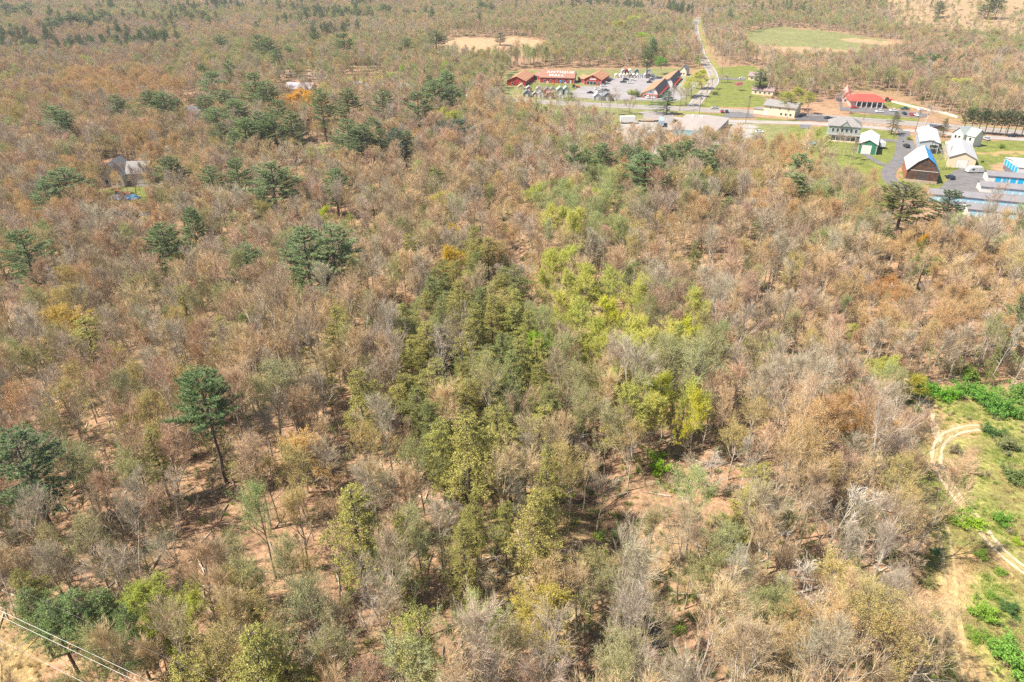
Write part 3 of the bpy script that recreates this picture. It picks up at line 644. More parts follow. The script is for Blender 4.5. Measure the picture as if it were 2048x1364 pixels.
for i, (x, c, rc) in enumerate([(1243, 0, 0), (1249, 1, 1), (1256, 2, 2), (1269, 3, 3), (1293, 5, 3)]): shed(x, 151.5, c, 3.2, 5, 3.2, f'{ords[i]} from the left in the taller back row', roofc=rc, gamb=True)
for (x, y, c, w, d, hw, wh, rc, g) in [
    (1046, 195, 3, 5, 6, 2.4, 'with a white skylight at the left end of the roadside cluster', 3, False), (1065, 195, 6, 3.4, 4, 2.2, 'second in the row nearest the highway', 0, False),
    (1075, 195, 2, 4, 4, 2.4, 'with double doors, third in the row nearest the highway', 0, False), (1091, 198, 6, 6, 5, 1.8, 'with a curved gambrel front beside the highway', 6, True),
    (1088.5, 188, 7, 3.8, 6, 2.6, 'bright and gabled in the middle of the roadside cluster', 3, False), (1099, 188, 4, 3.9, 6, 2.6, 'immediately right of the bright red one', 3, False),
    (1113, 190, 8, 5.2, 8, 3.0, 'large and gabled, just right of the tan one', 8, False), (1126, 190, 8, 4.6, 8, 3.4, 'tallest, at the right end of the roadside cluster', 8, False),
    (1117, 198, 2, 3, 3, 1.9, 'small one in front of the large green-grey ones', 0, False), (1052, 185, 6, 4, 5, 2.6, 'behind the one with the skylight', 0, False),
    (1072, 185, 0, 4.5, 5, 2.3, 'low one left of the bright red one', 0, False), (1036, 179, 4, 4, 4, 1.9, 'beside the left red shop', 4, False),
    (1187, 201, 0, 5, 6, 2.4, 'alone by the highway under bare trees', 0, False), (1205, 202, 3, 6, 7, 2.8, 'alone by the highway nearest the lot entrance', 3, False)]:
    shed(x, y, c, w, d, hw, wh, roofc=rc, gamb=g)
# lawn ornaments
for i, (x, y, c, nm) in enumerate([(1071, 168, (.5, .1, .08), 'rust red'), (1095, 170, (.75, .75, .7), 'white'), (1106.5, 168, (.6, .06, .05), 'bright red'), (1121, 168, (.05, .35, .7), 'bright blue'), (1128, 169.5, (.1, .12, .4), 'dark blue'), (1131, 172, (.75, .6, .62), 'pale pink'), (1107, 173, (.7, .2, .05), 'orange')]):
    e = empty('lawn_ornament', P(x, y), 0, f'{nm} lawn ornament on the grass before the long red shop', 'ornament', 'lawn ornaments for sale')
    m = MB(); m.tube([(0, 0, 0), (0, 0, 1.2)], [.25, .15], 6); m.build('stand', WHITE, e)
    m = MB(); m.prism([(-.7, 1.2), (.7, 1.2), (.75, 2.0), (0, 2.7), (-.75, 2.0)], -.5, .5, 'y'); m.build('body', paint('ornament_' + nm.replace(' ', '_'), c), e, recalc=True)
m = MB()
# small fence and walls near the frontage road
e = empty('white_fence', P(1731, 251.5), 0, 'short white post and rail fence beside the frontage road', 'fence')
q0, q1 = P(1731, 251), P(1782, 254.5); L = (q1 - q0).length; e.rotation_euler[2] = math.atan2(q1.y - q0.y, q1.x - q0.x)
m = MB(); m.box(0, L, -.05, .05, 1.0, 1.15); m.build('rail', WHITE, e)
for i in range(5): m = MB(); m.box(i * L / 4 - .1, i * L / 4 + .1, -.1, .1, 0, 1.3); m.build('post', WHITE, e)
def wallrun(pl, h, t, mat, name, label, cat):
    pts = [P(*p) for p in pl]; e = empty(name, pts[0], 0, label, cat)
    for i in range(len(pts) - 1):
        a, c = pts[i] - pts[0], pts[i + 1] - pts[0]; d = (c - a).normalized(); n_ = Vector((-d.y, d.x, 0)) * t / 2
        m = MB(); m.v += [tuple(x) for x in (a - n_, c - n_, c + n_, a + n_)] + [tuple(x + Vector((0, 0, h))) for x in (a - n_, c - n_, c + n_, a + n_)]
        m.f += [(0, 3, 2, 1), (4, 5, 6, 7), (0, 1, 5, 4), (1, 2, 6, 5), (2, 3, 7, 6), (3, 0, 4, 7)]; m.m += [0] * 6; m.build('segment', mat, e)
wallrun([(1783, 204), (1810, 211), (1845, 219), (1890, 228), (1915, 236)], 1.0, .6, paint('pale_block', (.62, .55, .48)), 'retaining_wall', 'long pale retaining wall running down behind the restaurant lot', 'wall')
# swimming pool
e = empty('swimming_pool', P(1617, 289), 0, 'round turquoise above-ground pool beyond the back lawn', 'pool')
m = MB(); m.tube([(0, 0, 0), (0, 0, 1.1)], [3.0, 3.0], 20); m.build('pool_wall', WHITE, e)
m = MB(); m.tube([(0, 0, 1.1), (0, 0, 1.14)], [2.85, 2.85], 20); m.build('pool_water', paint('pool_water', (.03, .42, .55), .1, .05), e)

# ---------------------------------------------------------------- vehicles
RUB = paint('tyre_rubber', (.03, .03, .03)); CHROME = paint('rim_metal', (.4, .4, .4), .4)
def prof_mesh(sec, w, name, mat, taper=0.0):
    m = MB(); m.prism(sec, -w / 2, w / 2, 'y'); me = m.mesh(name, mat)
    import bmesh
    b = bmesh.new(); b.from_mesh(me); bmesh.ops.recalc_face_normals(b, faces=b.faces)
    if taper:
        for v in b.verts:
            if v.co.z > taper: v.co.y *= .84
    bmesh.ops.bevel(b, geom=list(b.edges), offset=.05, segments=1, affect='EDGES'); b.to_mesh(me); b.free(); return me
CARB = prof_mesh([(-2.25, .35), (2.25, .35), (2.3, .75), (1.2, .95), (-1.9, 1.0), (-2.28, .8)], 1.8, 'body', M_CARPAINT)
CARC = prof_mesh([(1.1, .9), (.45, 1.42), (-1.1, 1.45), (-1.85, .95)], 1.65, 'cabin', GLASS, 1.2)
CART = prof_mesh([(.5, 1.40), (.42, 1.47), (-1.05, 1.5), (-1.15, 1.42)], 1.38, 'car_roof', M_CARPAINT)
TRB = prof_mesh([(-2.7, .5), (2.7, .5), (2.75, 1.0), (1.3, 1.15), (-2.7, 1.15)], 1.95, 'body', M_CARPAINT)
TRC = prof_mesh([(1.2, 1.1), (.7, 1.8), (-.6, 1.85), (-.7, 1.1)], 1.75, 'cabin', GLASS, 1.5)
SUVB = prof_mesh([(-2.3, .4), (2.3, .4), (2.35, .95), (1.3, 1.1), (-2.3, 1.1)], 1.9, 'body', M_CARPAINT)
SUVC = prof_mesh([(1.2, 1.05), (.6, 1.62), (-2.1, 1.65), (-2.25, 1.05)], 1.75, 'cabin', GLASS, 1.4)
SUVT = prof_mesh([(.6, 1.62), (.5, 1.72), (-2.0, 1.74), (-2.1, 1.64)], 1.5, 'car_roof', M_CARPAINT)
mw = MB(); mw.tube([(0, -.12, 0), (0, .12, 0)], [.34, .34], 12); mw.tube([(0, -.14, 0), (0, .14, 0)], [.2, .2], 8, mi=1); WHEEL = mw.mesh('wheel', [RUB, CHROME])
def vehicle(kind, px, py, deg, col, label):
    nm = {'car': 'parked_car', 'truck': 'pickup_truck', 'suv': 'parked_suv'}[kind]
    e = empty(nm, P(px, py) + Vector((0, 0, .12)), R_(deg), label, {'car': 'car', 'truck': 'pickup', 'suv': 'car'}[kind], 'vehicles parked in the lots')
    for me in {'car': (CARB, CARC, CART), 'truck': (TRB, TRC), 'suv': (SUVB, SUVC, SUVT)}[kind]:
        o = link(me.name.split('.')[0], me, e); o['tint'] = col
    for sx in (-1.4, 1.4):
        for sy in (-.85, .85):
            o = link('wheel', WHEEL, e); o.location = (sx, sy, .34)
W_, K_, S_ = (.75, .75, .75), (.02, .022, .028), (.42, .43, .45)
for v in [('car', 1223, 159, 10, W_, 'white car parked against the side of the glazed shop'), ('suv', 1213, 168, 15, (.6, .6, .58), 'silver car by the corner of the glazed shop'), ('car', 1207, 173, 5, W_, 'white car nearest the glazed shop entrance'),
          ('car', 1196, 179, 0, W_, 'white car in front of the glazed shop, alone on the tarmac'), ('car', 1180, 187, 170, K_, 'black car parked left of the others near the highway'), ('suv', 1200, 185, 20, W_, 'white van-like car near the highway beside a brown pickup'),
          ('truck', 1211, 183, 15, (.10, .06, .05), 'dark brown pickup near the highway'), ('suv', 1252, 161, 0, K_, 'black car in the middle of the lot, behind the black pickup'), ('suv', 1266, 162, 5, W_, 'white car in the back pair in the middle of the lot'),
          ('truck', 1247, 166, 175, K_, 'black pickup in the middle of the lot'), ('car', 1260, 167, 0, W_, 'white saloon in front of the black car, mid lot'), ('suv', 1306, 157, 15, W_, 'white car at the far side of the diner, uppermost'),
          ('car', 1303, 161, 15, (.2, .22, .27), 'grey-blue car between the white and black cars beside the diner'), ('car', 1299, 166, 15, K_, 'black car beside the left roof edge of the diner'), ('car', 1354, 165, 0, K_, 'black car in the shadow right of the diner'),
          ('suv', 1295, 197, 95, W_, 'white van parked nose-in at the diner brick front'), ('car', 1306, 197.5, 95, W_, 'white car parked nose-in right of the white van'), ('car', 1429, 218, 175, S_, 'silver car driving past the road junction'),
          ('car', 1444, 225, 80, (.35, .02, .04), 'maroon car at the end of the striped lot'), ('car', 1453, 225, 80, (.02, .05, .06), 'dark teal car beside the maroon one'), ('car', 1484, 158, 0, W_, 'white car on the driveway of the bungalow'),
          ('car', 1656, 238, 0, (.03, .04, .05), 'black car in the dark lot behind the victorian house'), ('car', 1758, 225, 170, W_, 'white car in the restaurant lot, left of the pole'), ('car', 1708, 217, 0, (.6, .05, .04), 'red car in front of the restaurant windows'),
          ('suv', 1677, 202, 90, (.03, .05, .15), 'dark blue car on the left side of the restaurant'), ('car', 1786, 223, 170, W_, 'white car in the restaurant lot beside the green truck'), ('truck', 1809, 220, 0, (.03, .10, .08), 'dark green truck in the restaurant lot'),
          ('car', 1843, 222, 0, W_, 'white car at the far right end of the restaurant lot'), ('car', 1808, 229, 80, K_, 'black car at the front row of the restaurant lot'), ('car', 1822, 231, 80, (.5, .05, .05), 'red car at the front row of the restaurant lot'),
          ('car', 1832, 232, 80, W_, 'white car at the front row of the restaurant lot'), ('suv', 1812, 295, 85, K_, 'black car on the driveway beside the workshop'), ('car', 1972, 280, 100, S_, 'silver car at the edge of the frontage road'),
          ('suv', 2024, 274, 175, K_, 'black car under the row of pines'), ('suv', 1863, 255, 175, (.5, .52, .55), 'grey car on the highway behind the bare tree'), ('car', 1878, 257, 175, (.15, .05, .04), 'dark red car on the highway behind the bare tree'),
          ('suv', 1899, 358, 95, (.02, .03, .06), 'black car alone on the storage yard tarmac'), ('car', 1519, 266, 0, W_, 'white car half hidden among bushes left of the victorian house'), ('truck', 262, 366, 100, (.12, .13, .16), 'dark pickup on the driveway of the grey house')]: vehicle(*v)
def boxtrailer(px, py, deg, L, W, H, col, label, name='box_trailer', ribs=True):
    e = empty(name, P(px, py), R_(deg), label, 'trailer')
    m = MB(); m.box(0, L, -W / 2, W / 2, 1.0, 1.0 + H); m.build('cargo_box', paint('trailer_' + str(len(label)), col, .5, .05), e)
    m = MB(); m.box(.3, L - .3, -.5, .5, .72, .985); m.build('chassis', paint('chassis_black', (.04, .04, .04)), e)
    for sx in (L * .72, L * .84, .15 * L):
        for sy in (-W / 2 + .2, W / 2 - .2): o = link('wheel', WHEEL, e); o.location = (sx, sy, .45); o.scale = (1.3, 1.3, 1.3)
boxtrailer(1240, 247, 2, 8.2, 2.5, 3.0, (.74, .73, .70), 'white ribbed box trailer in the gravel yard')
boxtrailer(1322, 255, 80, 11, 2.6, 2.6, (.28, .38, .50), 'blue-grey open-ended box trailer beside the warehouse')
boxtrailer(1764, 298, 88, 6.0, 2.6, 2.2, (.8, .8, .8), 'white box trailer parked beside the green garage')
e = empty('flatbed_trailer', P(1274, 243), R_(0), 'long low flatbed trailer behind the white box trailer', 'trailer')
m = MB(); m.box(0, 13, -1.2, 1.2, 1.0, 1.2); m.build('deck', paint('old_timber', (.35, .27, .2), .9, .2), e)
for sx in (1.5, 10.5, 11.8):
    for sy in (-1, 1): o = link('wheel', WHEEL, e); o.location = (sx, sy, .5); o.scale = (1.3, 1.3, 1.3)
e = empty('camper_trailer', P(1932, 345.5), R_(0), 'white rounded camper trailer in front of the tan garage', 'caravan')
me = prof_mesh([(0, .6), (6.6, .6), (6.8, 1.6), (6.4, 2.6), (5.8, 2.8), (1.4, 2.8), (.6, 2.3), (.1, 1.4)], 2.4, 'body', WHITE); o = link('body', me, e)
m = MB(); m.box(1.6, 2.6, -1.24, -1.202, 1.5, 2.1); m.build('window', GLASS, e); m = MB(); m.box(4.2, 4.9, -1.23, -1.202, .7, 2.3); m.build('door', S_ and paint('camper_door', (.6, .6, .6)), e)
for sy in (-1.0, 1.0):
    for sx in (3.0, 3.8): o = link('wheel', WHEEL, e); o.location = (sx, sy, .34)
m = MB(); m.box(-1.4, 0, -.1, .1, .5, .62); m.build('hitch', RUB, e)
e = empty('storage_tank', P(1293, 271), R_(25), 'white cylindrical tank lying in the gravel yard', 'tank')
m = MB(); m.tube([(0, 0, 1.4), (.3, 0, 1.4), (5.2, 0, 1.4), (5.5, 0, 1.4)], [.7, 1.2, 1.2, .7], 14); m.build('shell', WHITE, e)
m = MB(); m.box(.8, 1.2, -1, 1, 0, .6); m.build('cradle', RUB, e); m = MB(); m.box(4.2, 4.6, -1, 1, 0, .6); m.build('cradle', RUB, e)
def tractor(px, py, deg, c, label):
    e = empty('tractor', P(px, py), R_(deg), label, 'tractor'); pm = paint('machine_' + str(int(px)), c, .6, .15)
    m = MB(); m.box(-.4, 2.2, -.5, .5, .9, 1.6); m.build('bonnet', pm, e); m = MB(); m.box(-1.8, -.4, -.7, .7, .9, 2.7); m.build('cab', GLASS, e); m = MB(); m.box(-1.9, -.3, -.8, .8, 2.71, 2.85); m.build('cab_roof', pm, e)
    m = MB(); m.box(2.2, 3.4, -1.1, 1.1, .3, 1.2); m.box(.4, 2.6, -.75, -.6, 1.2, 1.5); m.box(.4, 2.6, .6, .75, 1.2, 1.5); m.build('loader', pm, e)
    for sx, s_ in ((-1.2, 2.2), (1.6, 1.5)):
        for sy in (-.9, .9): o = link('wheel', WHEEL, e); o.location = (sx, sy, .34 * s_); o.scale = (s_, 1.8, s_)
tractor(1150, 176, 10, (.55, .14, .05), 'orange tractor with loader at the left edge of the mall lot')
tractor(1472, 281, 60, (.65, .10, .04), 'red-orange machine in the gravel beside the warehouse')
tractor(1776, 203, 0, (.75, .10, .03), 'bright orange machine beside the red-roofed restaurant')
tractor(243, 393, 20, (.6, .14, .05), 'orange tractor between the blue tarpaulins and the grey house')
for (x, y, L, c, lb) in ((214, 400, 7.0, (.10, .16, .26), 'dull blue tarpaulin over a stack near the tree trunks'), (242, 400, 6.2, (.02, .30, .62), 'bright blue tarpaulin stretched over a low stack')):
    r = random.Random(int(x)); m = MB(); n = 10
    for j in range(6):
        for i in range(n + 1):
            u = i / n; v = j / 5; z = 1.5 * min(1, 4 * min(u, 1 - u) + .1) * min(1, 3 * min(v, 1 - v) + .15) + r.uniform(-.15, .15); m.v.append((u * L, v * 4, max(.02, z)))
    for j in range(5):
        for i in range(n): a = j * (n + 1) + i; m.f.append((a, a + 1, a + n + 2, a + n + 1)); m.m.append(0)
    o = m.build('tarpaulin', paint('tarp_' + str(int(x)), c, .5, .15), None); o.location = P(x, y); tag(o, lb, 'tarpaulin')

# ---------------------------------------------------------------- poles and wires
M_POLE = paint('pole_timber', (.17, .13, .10), .9, .15)
def pole(px, py, h, label, arm=True):
    e = empty('utility_pole', P(px, py), R_(20), label, 'pole', 'utility poles along the roads')
    m = MB(); m.tube([(0, 0, -.3), (0, 0, h)], [.17, .12], 7); m.build('shaft', M_POLE, e)
    if arm:
        m = MB(); m.box(-1.2, 1.2, -.08, .08, h - .9, h - .72); m.build('crossarm', M_POLE, e)
        for sx in (-1.0, 0.5, 1.0): m = MB(); m.tube([(sx, 0, h - .71), (sx, 0, h - .45)], [.06, .04], 6); m.build('insulator', S_ and CHROME, e)
PL = [(1042, 206, 11, 'utility pole leftmost along the highway by the display sheds'), (1063, 208, 13, 'tall utility pole in front of the display sheds'), (1203, 212, 11, 'utility pole between the mall lot and the highway'), (1270, 206, 9, 'utility pole beside the bush in front of the diner'), (1304, 208, 6, 'short dark pole with a sign by the diner entrance'), (1359, 222, 10, 'utility pole right of the big spruce at the junction'),
      (1398, 230, 13, 'utility pole on the grass island at the junction'), (1412, 204, 12, 'utility pole on the right side of the side road, near the junction'), (1421.5, 190, 11, 'utility pole at the inside of the side road bend'), (1443, 149, 9, 'utility pole on the lawn beyond the side road bend'), (1491, 246, 15, 'tall pair-left utility pole by the cream office'), (1495, 236, 13, 'utility pole just behind the tall one by the cream office'), (1325, 243, 10, 'utility pole behind the blue-grey trailer'),
      (1727, 240, 11, 'utility pole by the restaurant lot verge'), (1787, 277, 12, 'thin leaning-looking pole at the lawn corner by the driveway'), (1830, 264, 11, 'utility pole between highway and workshop'), (2008, 273, 14, 'utility pole among the row of pines'), (1859, 308, 7, 'thin pole behind the barn roof'), (1785, 190, 10, 'utility pole behind the orange machine')]
for p in PL: pole(*p)
def wire(name, a, c, r, sag, label, group=None, mat=None):
    m = MB(); pts = []
    for i in range(25):
        t = i / 24; q = a.lerp(c, t); q.z -= sag * 4 * t * (1 - t); pts.append(tuple(q - a))
    m.tube(pts, [r] * 25, 5); o = m.build(name, mat or paint('wire_metal', (.68, .66, .64), .4, .05, metal=0), None); o.location = a
    return tag(o, label, 'power line', group)
def at_h(px, py, z):
    d = ray(px, py); t = (CAMH - z) / -d[2]; return Vector((d[0] * t, d[1] * t, z))
def wire_through(p1, p2, z, r, label, mat=None):
    a, c = at_h(*p1, z), at_h(*p2, z); d = (c - a).normalized()
    wire('power_line', a - d * 60, c + d * 60, r * .62, 0.0, label, 'power lines over the lower left clearing', mat)
wire_through((0, 1221), (303, 1364), 13, .03, 'bright overhead wire, upper of the close pair crossing the lower left clearing')
wire_through((0, 1232), (276, 1364), 13, .03, 'bright overhead wire, lower of the close pair crossing the lower left clearing')
wire_through((0, 1281), (170, 1366), 13, .022, 'bright overhead wire lowest in the bottom left corner')
wire_through((0, 1162), (437, 1364), 15, .016, 'thin dark overhead wire above the dark hemlocks at the lower left', paint('dark_wire', (.22, .21, .2), .5))
W1 = [P(1063, 208), P(1203, 212), P(1304, 208), P(1398, 230), P(1491, 246), P(1727, 240), P(1830, 264)]
lp = [P(p[0], p[1]) + Vector((0, 0, p[2] - .5)) for p in PL]
for i, j in ((1, 2), (2, 5), (5, 6), (6, 10), (10, 13), (13, 15)):
    wire('power_line', lp[i], lp[j], .035, .8, f'dark wire strung from the {PL[i][3][:60].split(" by ")[0].split(" in ")[0]} onwards' if False else f'dark roadside wire, span {ords[[1,2,5,6,10,13].index(i)]} from the left along the highway', 'wires along the highway', paint('dark_wire', (.22, .21, .2), .5))

# ---------------------------------------------------------------- trees: prototypes
def rdir(r, d, ang):
    """a direction tilted by ang (radians) from d, any side"""
    a = d.orthogonal().normalized(); b2 = d.cross(a); t = r.uniform(0, 2 * math.pi)
    return (d * math.cos(ang) + (a * math.cos(t) + b2 * math.sin(t)) * math.sin(ang)).normalized()
def sliver(m, p, q, w, r, mi=0):
    d = (q - p); n = d.cross(Vector((r.uniform(-1, 1), r.uniform(-1, 1), r.uniform(-1, 1)))).normalized() * w * .5
    m.poly((p - n, p + n, q), mi)
def sliver4(m, p, q, w, r, mi=0):
    d = (q - p); n = d.cross(Vector((r.uniform(-1, 1), r.uniform(-1, 1), r.uniform(-1, 1)))).normalized() * w * .5
    m.poly((p - n, p + n, q + n * .35, q - n * .35), mi)
def leafq(m, p, s_, r, mi=0, flat=0.0):
    n = Vector((r.uniform(-1, 1), r.uniform(-1, 1), r.uniform(-1, 1) + flat)).normalized()
    a = n.orthogonal().normalized() * s_; b2 = n.cross(a.normalized()) * s_ * .7
    t = r.uniform(0, 6.28); a, b2 = a * math.cos(t) + b2 * math.sin(t), b2 * math.cos(t) - a * math.sin(t)
    m.poly((p - a, p - b2 * .8, p + a, p + b2 * .8), mi)
def decid(seed, H=17.0, first=.42, nl=9, sub=7, sub2=6, tw=4, spread=.75, leaves=0, leaf=.10, lw=1.0, crook=.12, dead=False, low=False):
    """returns (trunk MB, crown MB); twig faces carry material 0, leaves 1"""
    r = random.Random(seed); T = MB(); C = MB()
    def path(p, d, L, n, up, cr):
        pts = [p.copy()]
        for i in range(n):
            d = (d + Vector((r.gauss(0, cr), r.gauss(0, cr), r.gauss(0, cr) + up))).normalized(); p = p + d * (L / n); pts.append(p.copy())
        return pts, d
    tr, _ = path(Vector((0, 0, -.4)), Vector((r.uniform(-.06, .06), r.uniform(-.06, .06), 1)), H * .86, 9, .05, .045)
    rb = H * .0105 + .03
    T.tube(tr, [rb * (1 - .82 * i / 9) for i in range(10)], 6)
    ends = []
    for k in range(nl):
        t = first + (1 - first) * ((k + r.random() * .6) / nl); t = min(t, .99); f = t * 9; i = min(8, int(f)); p = tr[i].lerp(tr[i + 1], f - i)
        ang = R_(r.uniform(20, 52)) * (1.15 - .6 * t) * spread * 1.5; d = rdir(r, Vector((0, 0, 1)), ang)
        L = H * r.uniform(.30, .46) * (1.3 - .85 * (t - first) / (1 - first + .01)) * spread ** .3
        pts, dd = path(p, d, L, 5, .13, crook); r0 = rb * (1 - .82 * t) * .68
        T.tube(pts, [max(.025, r0 * (1 - .75 * j / 5)) for j in range(6)], 4)
        for s1 in range(sub):
            u = .28 + .72 * (s1 + r.random() * .7) / sub; u = min(u, .99); f = u * 5; j = int(f); q = pts[j].lerp(pts[j + 1], f - j)
            d2 = rdir(r, (pts[j + 1] - pts[j]).normalized(), R_(r.uniform(18, 50))); L2 = L * r.uniform(.32, .52) * (1.15 - .5 * u)
            p2, d3 = path(q, d2, L2, 3, .12, crook * 1.2); rr = max(.018, r0 * (1 - .75 * u) * .5)
            T.tube(p2, [rr, rr * .75, rr * .55, rr * .35], 3, cap=False)
            for s2 in range(sub2):
                u2 = .2 + .8 * (s2 + r.random() * .8) / sub2; u2 = min(u2, .99); f2 = u2 * 3; j2 = int(f2); q2 = p2[j2].lerp(p2[j2 + 1], f2 - j2)
                d4 = rdir(r, (p2[j2 + 1] - p2[j2]).normalized(), R_(r.uniform(12, 42))); d4.z += .12; d4.normalize(); L3 = r.uniform(.8, 1.5) * (H / 17)
                e1 = q2 + d4 * L3; sliver4(C, q2, e1, .042 * lw, r)
                ends.append((e1, d4))
                if dead and r.random() < .6: continue
                for s3 in range(tw):
                    q3 = q2.lerp(e1, r.uniform(.15, 1)); d5 = rdir(r, d4, R_(r.uniform(8, 36))); e2 = q3 + d5 * r.uniform(.55, 1.25) * (H / 17)
                    sliver(C, q3, e2, .032 * lw, r)
                    for _ in range(leaves): leafq(C, q3.lerp(e2, r.uniform(.25, 1.1)) + Vector((r.gauss(0, .06), r.gauss(0, .06), r.gauss(0, .06))), leaf * r.uniform(.6, 1.3), r, 1, .4)
    if low:      # a few thin dead branches low on the trunk
        for k in range(7):
            t = r.uniform(.2, first); f = t * 9; i = int(f); p = tr[i].lerp(tr[i + 1], f - i)
            pts, dd = path(p, rdir(r, Vector((0, 0, 1)), R_(75)), r.uniform(1, 2.6), 3, .02, .2); T.tube(pts, [.03, .022, .016, .01], 3, cap=False)
    return T, C
def pine(seed, H=21.0, first=.34, rad=4.2, whorls=15, open_=1.0, tuft=.30):
    r = random.Random(seed); T = MB(); C = MB(); lean = Vector((r.uniform(-.03, .03), r.uniform(-.03, .03), 1))
    tr = [lean * (H * i / 8) + Vector((r.gauss(0, .06), r.gauss(0, .06), 0)) for i in range(9)]; tr[0].z = -.4
    T.tube(tr, [.30 * (1 - .9 * i / 8) + .02 for i in range(9)], 7)
    for k in range(whorls):
        t = first + (1 - first) * k / (whorls - .5) + r.uniform(-.01, .01); u = max(0, min(1, (t - first) / (1 - first)))
        prof = (min(1, .55 + 1.5 * u) * (1 - u ** 2.2) ** .75) + .08
        f = min(t * 8, 7.99); i = int(f); p0 = tr[i].lerp(tr[i + 1], f - i); nb = r.choice((4, 5, 5, 6)); ph = r.uniform(0, 6.28)
        for b_ in range(nb):
            if r.random() < .10 * open_: continue
            a = ph + 6.283 * b_ / nb + r.uniform(-.3, .3); L = rad * prof * r.uniform(.6, 1.2); el = R_(-6 + 38 * u + r.uniform(-8, 10))
            d = Vector((math.cos(a) * math.cos(el), math.sin(a) * math.cos(el), math.sin(el))); pts = [p0.copy()]; p = p0.copy(); n = 4
            for j in range(n):
                d = (d + Vector((r.gauss(0, .06), r.gauss(0, .06), .09 + r.gauss(0, .03)))).normalized(); p = p + d * L / n; pts.append(p.copy())
            T.tube(pts, [.07 * (1 - u * .5), .055, .04, .03, .015], 3, cap=False)
            nlat = max(5, int(L * 5.2))
            for s1 in range(nlat):
                v = .18 + .82 * (s1 + r.random()) / nlat; v = min(v, .99); f2 = v * n; j = int(f2); q = pts[j].lerp(pts[j + 1], f2 - j); ax = (pts[j + 1] - pts[j]).normalized()
                side = ax.cross(Vector((0, 0, 1))).normalized() * r.choice((-1, 1)); dl = (ax * r.uniform(.4, 1.0) + side * r.uniform(.4, 1.0) + Vector((0, 0, r.uniform(-.05, .38)))).normalized()
                Ll = r.uniform(.45, 1.15) * (1.25 - .6 * v) * min(1, L / 2.2 + .2)
                e = q + dl * Ll; sliver(C, q, e, .03, r, 0)
                for s2 in range(4):
                    c = q.lerp(e, r.uniform(.35, 1.05))
                    for _ in range(12):
                        dn = (dl * .9 + Vector((r.gauss(0, .6), r.gauss(0, .6), r.gauss(.18, .5)))).normalized(); sliver(C, c, c + dn * tuft * r.uniform(.8, 1.6), .062, r, 1)
    return T, C
def hemlock(seed, H=17.0, first=.22, rad=3.4, levels=24, droop=.22, dens=1.0, dark=False):
    r = random.Random(seed); T = MB(); C = MB()
    tr = [Vector((r.gauss(0, .05), r.gauss(0, .05), H * i / 8)) for i in range(9)]; tr[0].z = -.4
    T.tube(tr, [.27 * (1 - .92 * i / 8) + .015 for i in range(9)], 7)
    lob = [(r.uniform(0, 6.28), r.uniform(.1, .95), r.uniform(.2, .55)) for _ in range(9)]
    for k in range(levels):
        t = first + (1 - first) * k / (levels - .3); u = min(1, (t - first) / (1 - first)); prof = (min(1, .62 + 1.3 * u)) * (1 - u ** 2.1) ** .75 + .07
        f = min(t * 8, 7.99); i = int(f); p0 = tr[i].lerp(tr[i + 1], f - i); nb = r.choice((5, 6, 7)); ph = r.uniform(0, 6.28)
        for b_ in range(nb):
            if r.random() < .12: continue
            a = ph + 6.283 * b_ / nb + r.uniform(-.35, .35); bump = 1 + sum(w * math.cos(a - la) * max(0, 1 - 3 * abs(u - lu)) for la, lu, w in lob)
            L = rad * prof * r.uniform(.62, 1.12) * bump; el = R_(r.uniform(2, 24) + 22 * u)
            d = Vector((math.cos(a) * math.cos(el), math.sin(a) * math.cos(el), math.sin(el))); pts = [p0.copy()]; p = p0.copy(); n = 4
            for j in range(n):
                d = (d + Vector((r.gauss(0, .07), r.gauss(0, .07), -.07 - droop * .3))).normalized(); p = p + d * L / n; pts.append(p.copy())
            T.tube(pts, [.05, .04, .03, .02, .012], 3, cap=False)
            nlat = max(4, int(L * 4.6 * dens))
            for s1 in range(nlat):
                v = .22 + .78 * (s1 + r.random()) / nlat; v = min(v, .99); f2 = v * n; j = int(f2); q = pts[j].lerp(pts[j + 1], f2 - j); ax = (pts[j + 1] - pts[j]).normalized()
                side = ax.cross(Vector((0, 0, 1))).normalized() * r.choice((-1, 1)); dl = (ax * r.uniform(.3, 1.0) + side * r.uniform(.3, 1.0) + Vector((0, 0, r.uniform(-.35, .25)))).normalized()
                Ll = r.uniform(.35, .95) * (1.2 - .5 * v); e = q + dl * Ll; sliver(C, q, e, .03, r, 0)
                for s2 in range(26):
                    c = q.lerp(e, r.uniform(.15, 1.15)) + Vector((r.gauss(0, .11), r.gauss(0, .11), r.gauss(0, .08)))
                    leafq(C, c, r.uniform(.045, .10), r, 1, .5)
    return T, C
def bush(seed, w=1.6, h=1.6, stems=9, leaves=5, leaf=.10, tw=7):
    r = random.Random(seed); C = MB()
    for k in range(stems):
        p = Vector((r.gauss(0, .15), r.gauss(0, .15), -.1)); d = rdir(r, Vector((0, 0, 1)), R_(r.uniform(5, 62))); L = math.hypot(w * math.sin(math.acos(max(-1, min(1, d.z)))), h * d.z) * r.uniform(.7, 1.1)
        q = p + d * L; sliver4(C, p, q, .05, r, 0)
        for j in range(tw):
            a = p.lerp(q, r.uniform(.25, 1)); d2 = rdir(r, d, R_(r.uniform(20, 75))); e = a + d2 * r.uniform(.25, .7) * h * .5; sliver(C, a, e, .03, r, 0)
            for _ in range(leaves): leafq(C, a.lerp(e, r.uniform(.1, 1.15)) + Vector((r.gauss(0, .07), r.gauss(0, .07), r.gauss(0, .07))), leaf * r.uniform(.6, 1.4), r, 1, .5)
    return C
MT = [M_BUDTWIG, M_BUD]; MTT = [M_TWIGTINT, M_BUD]; MN = [M_DARKBARK, M_NEEDLE]
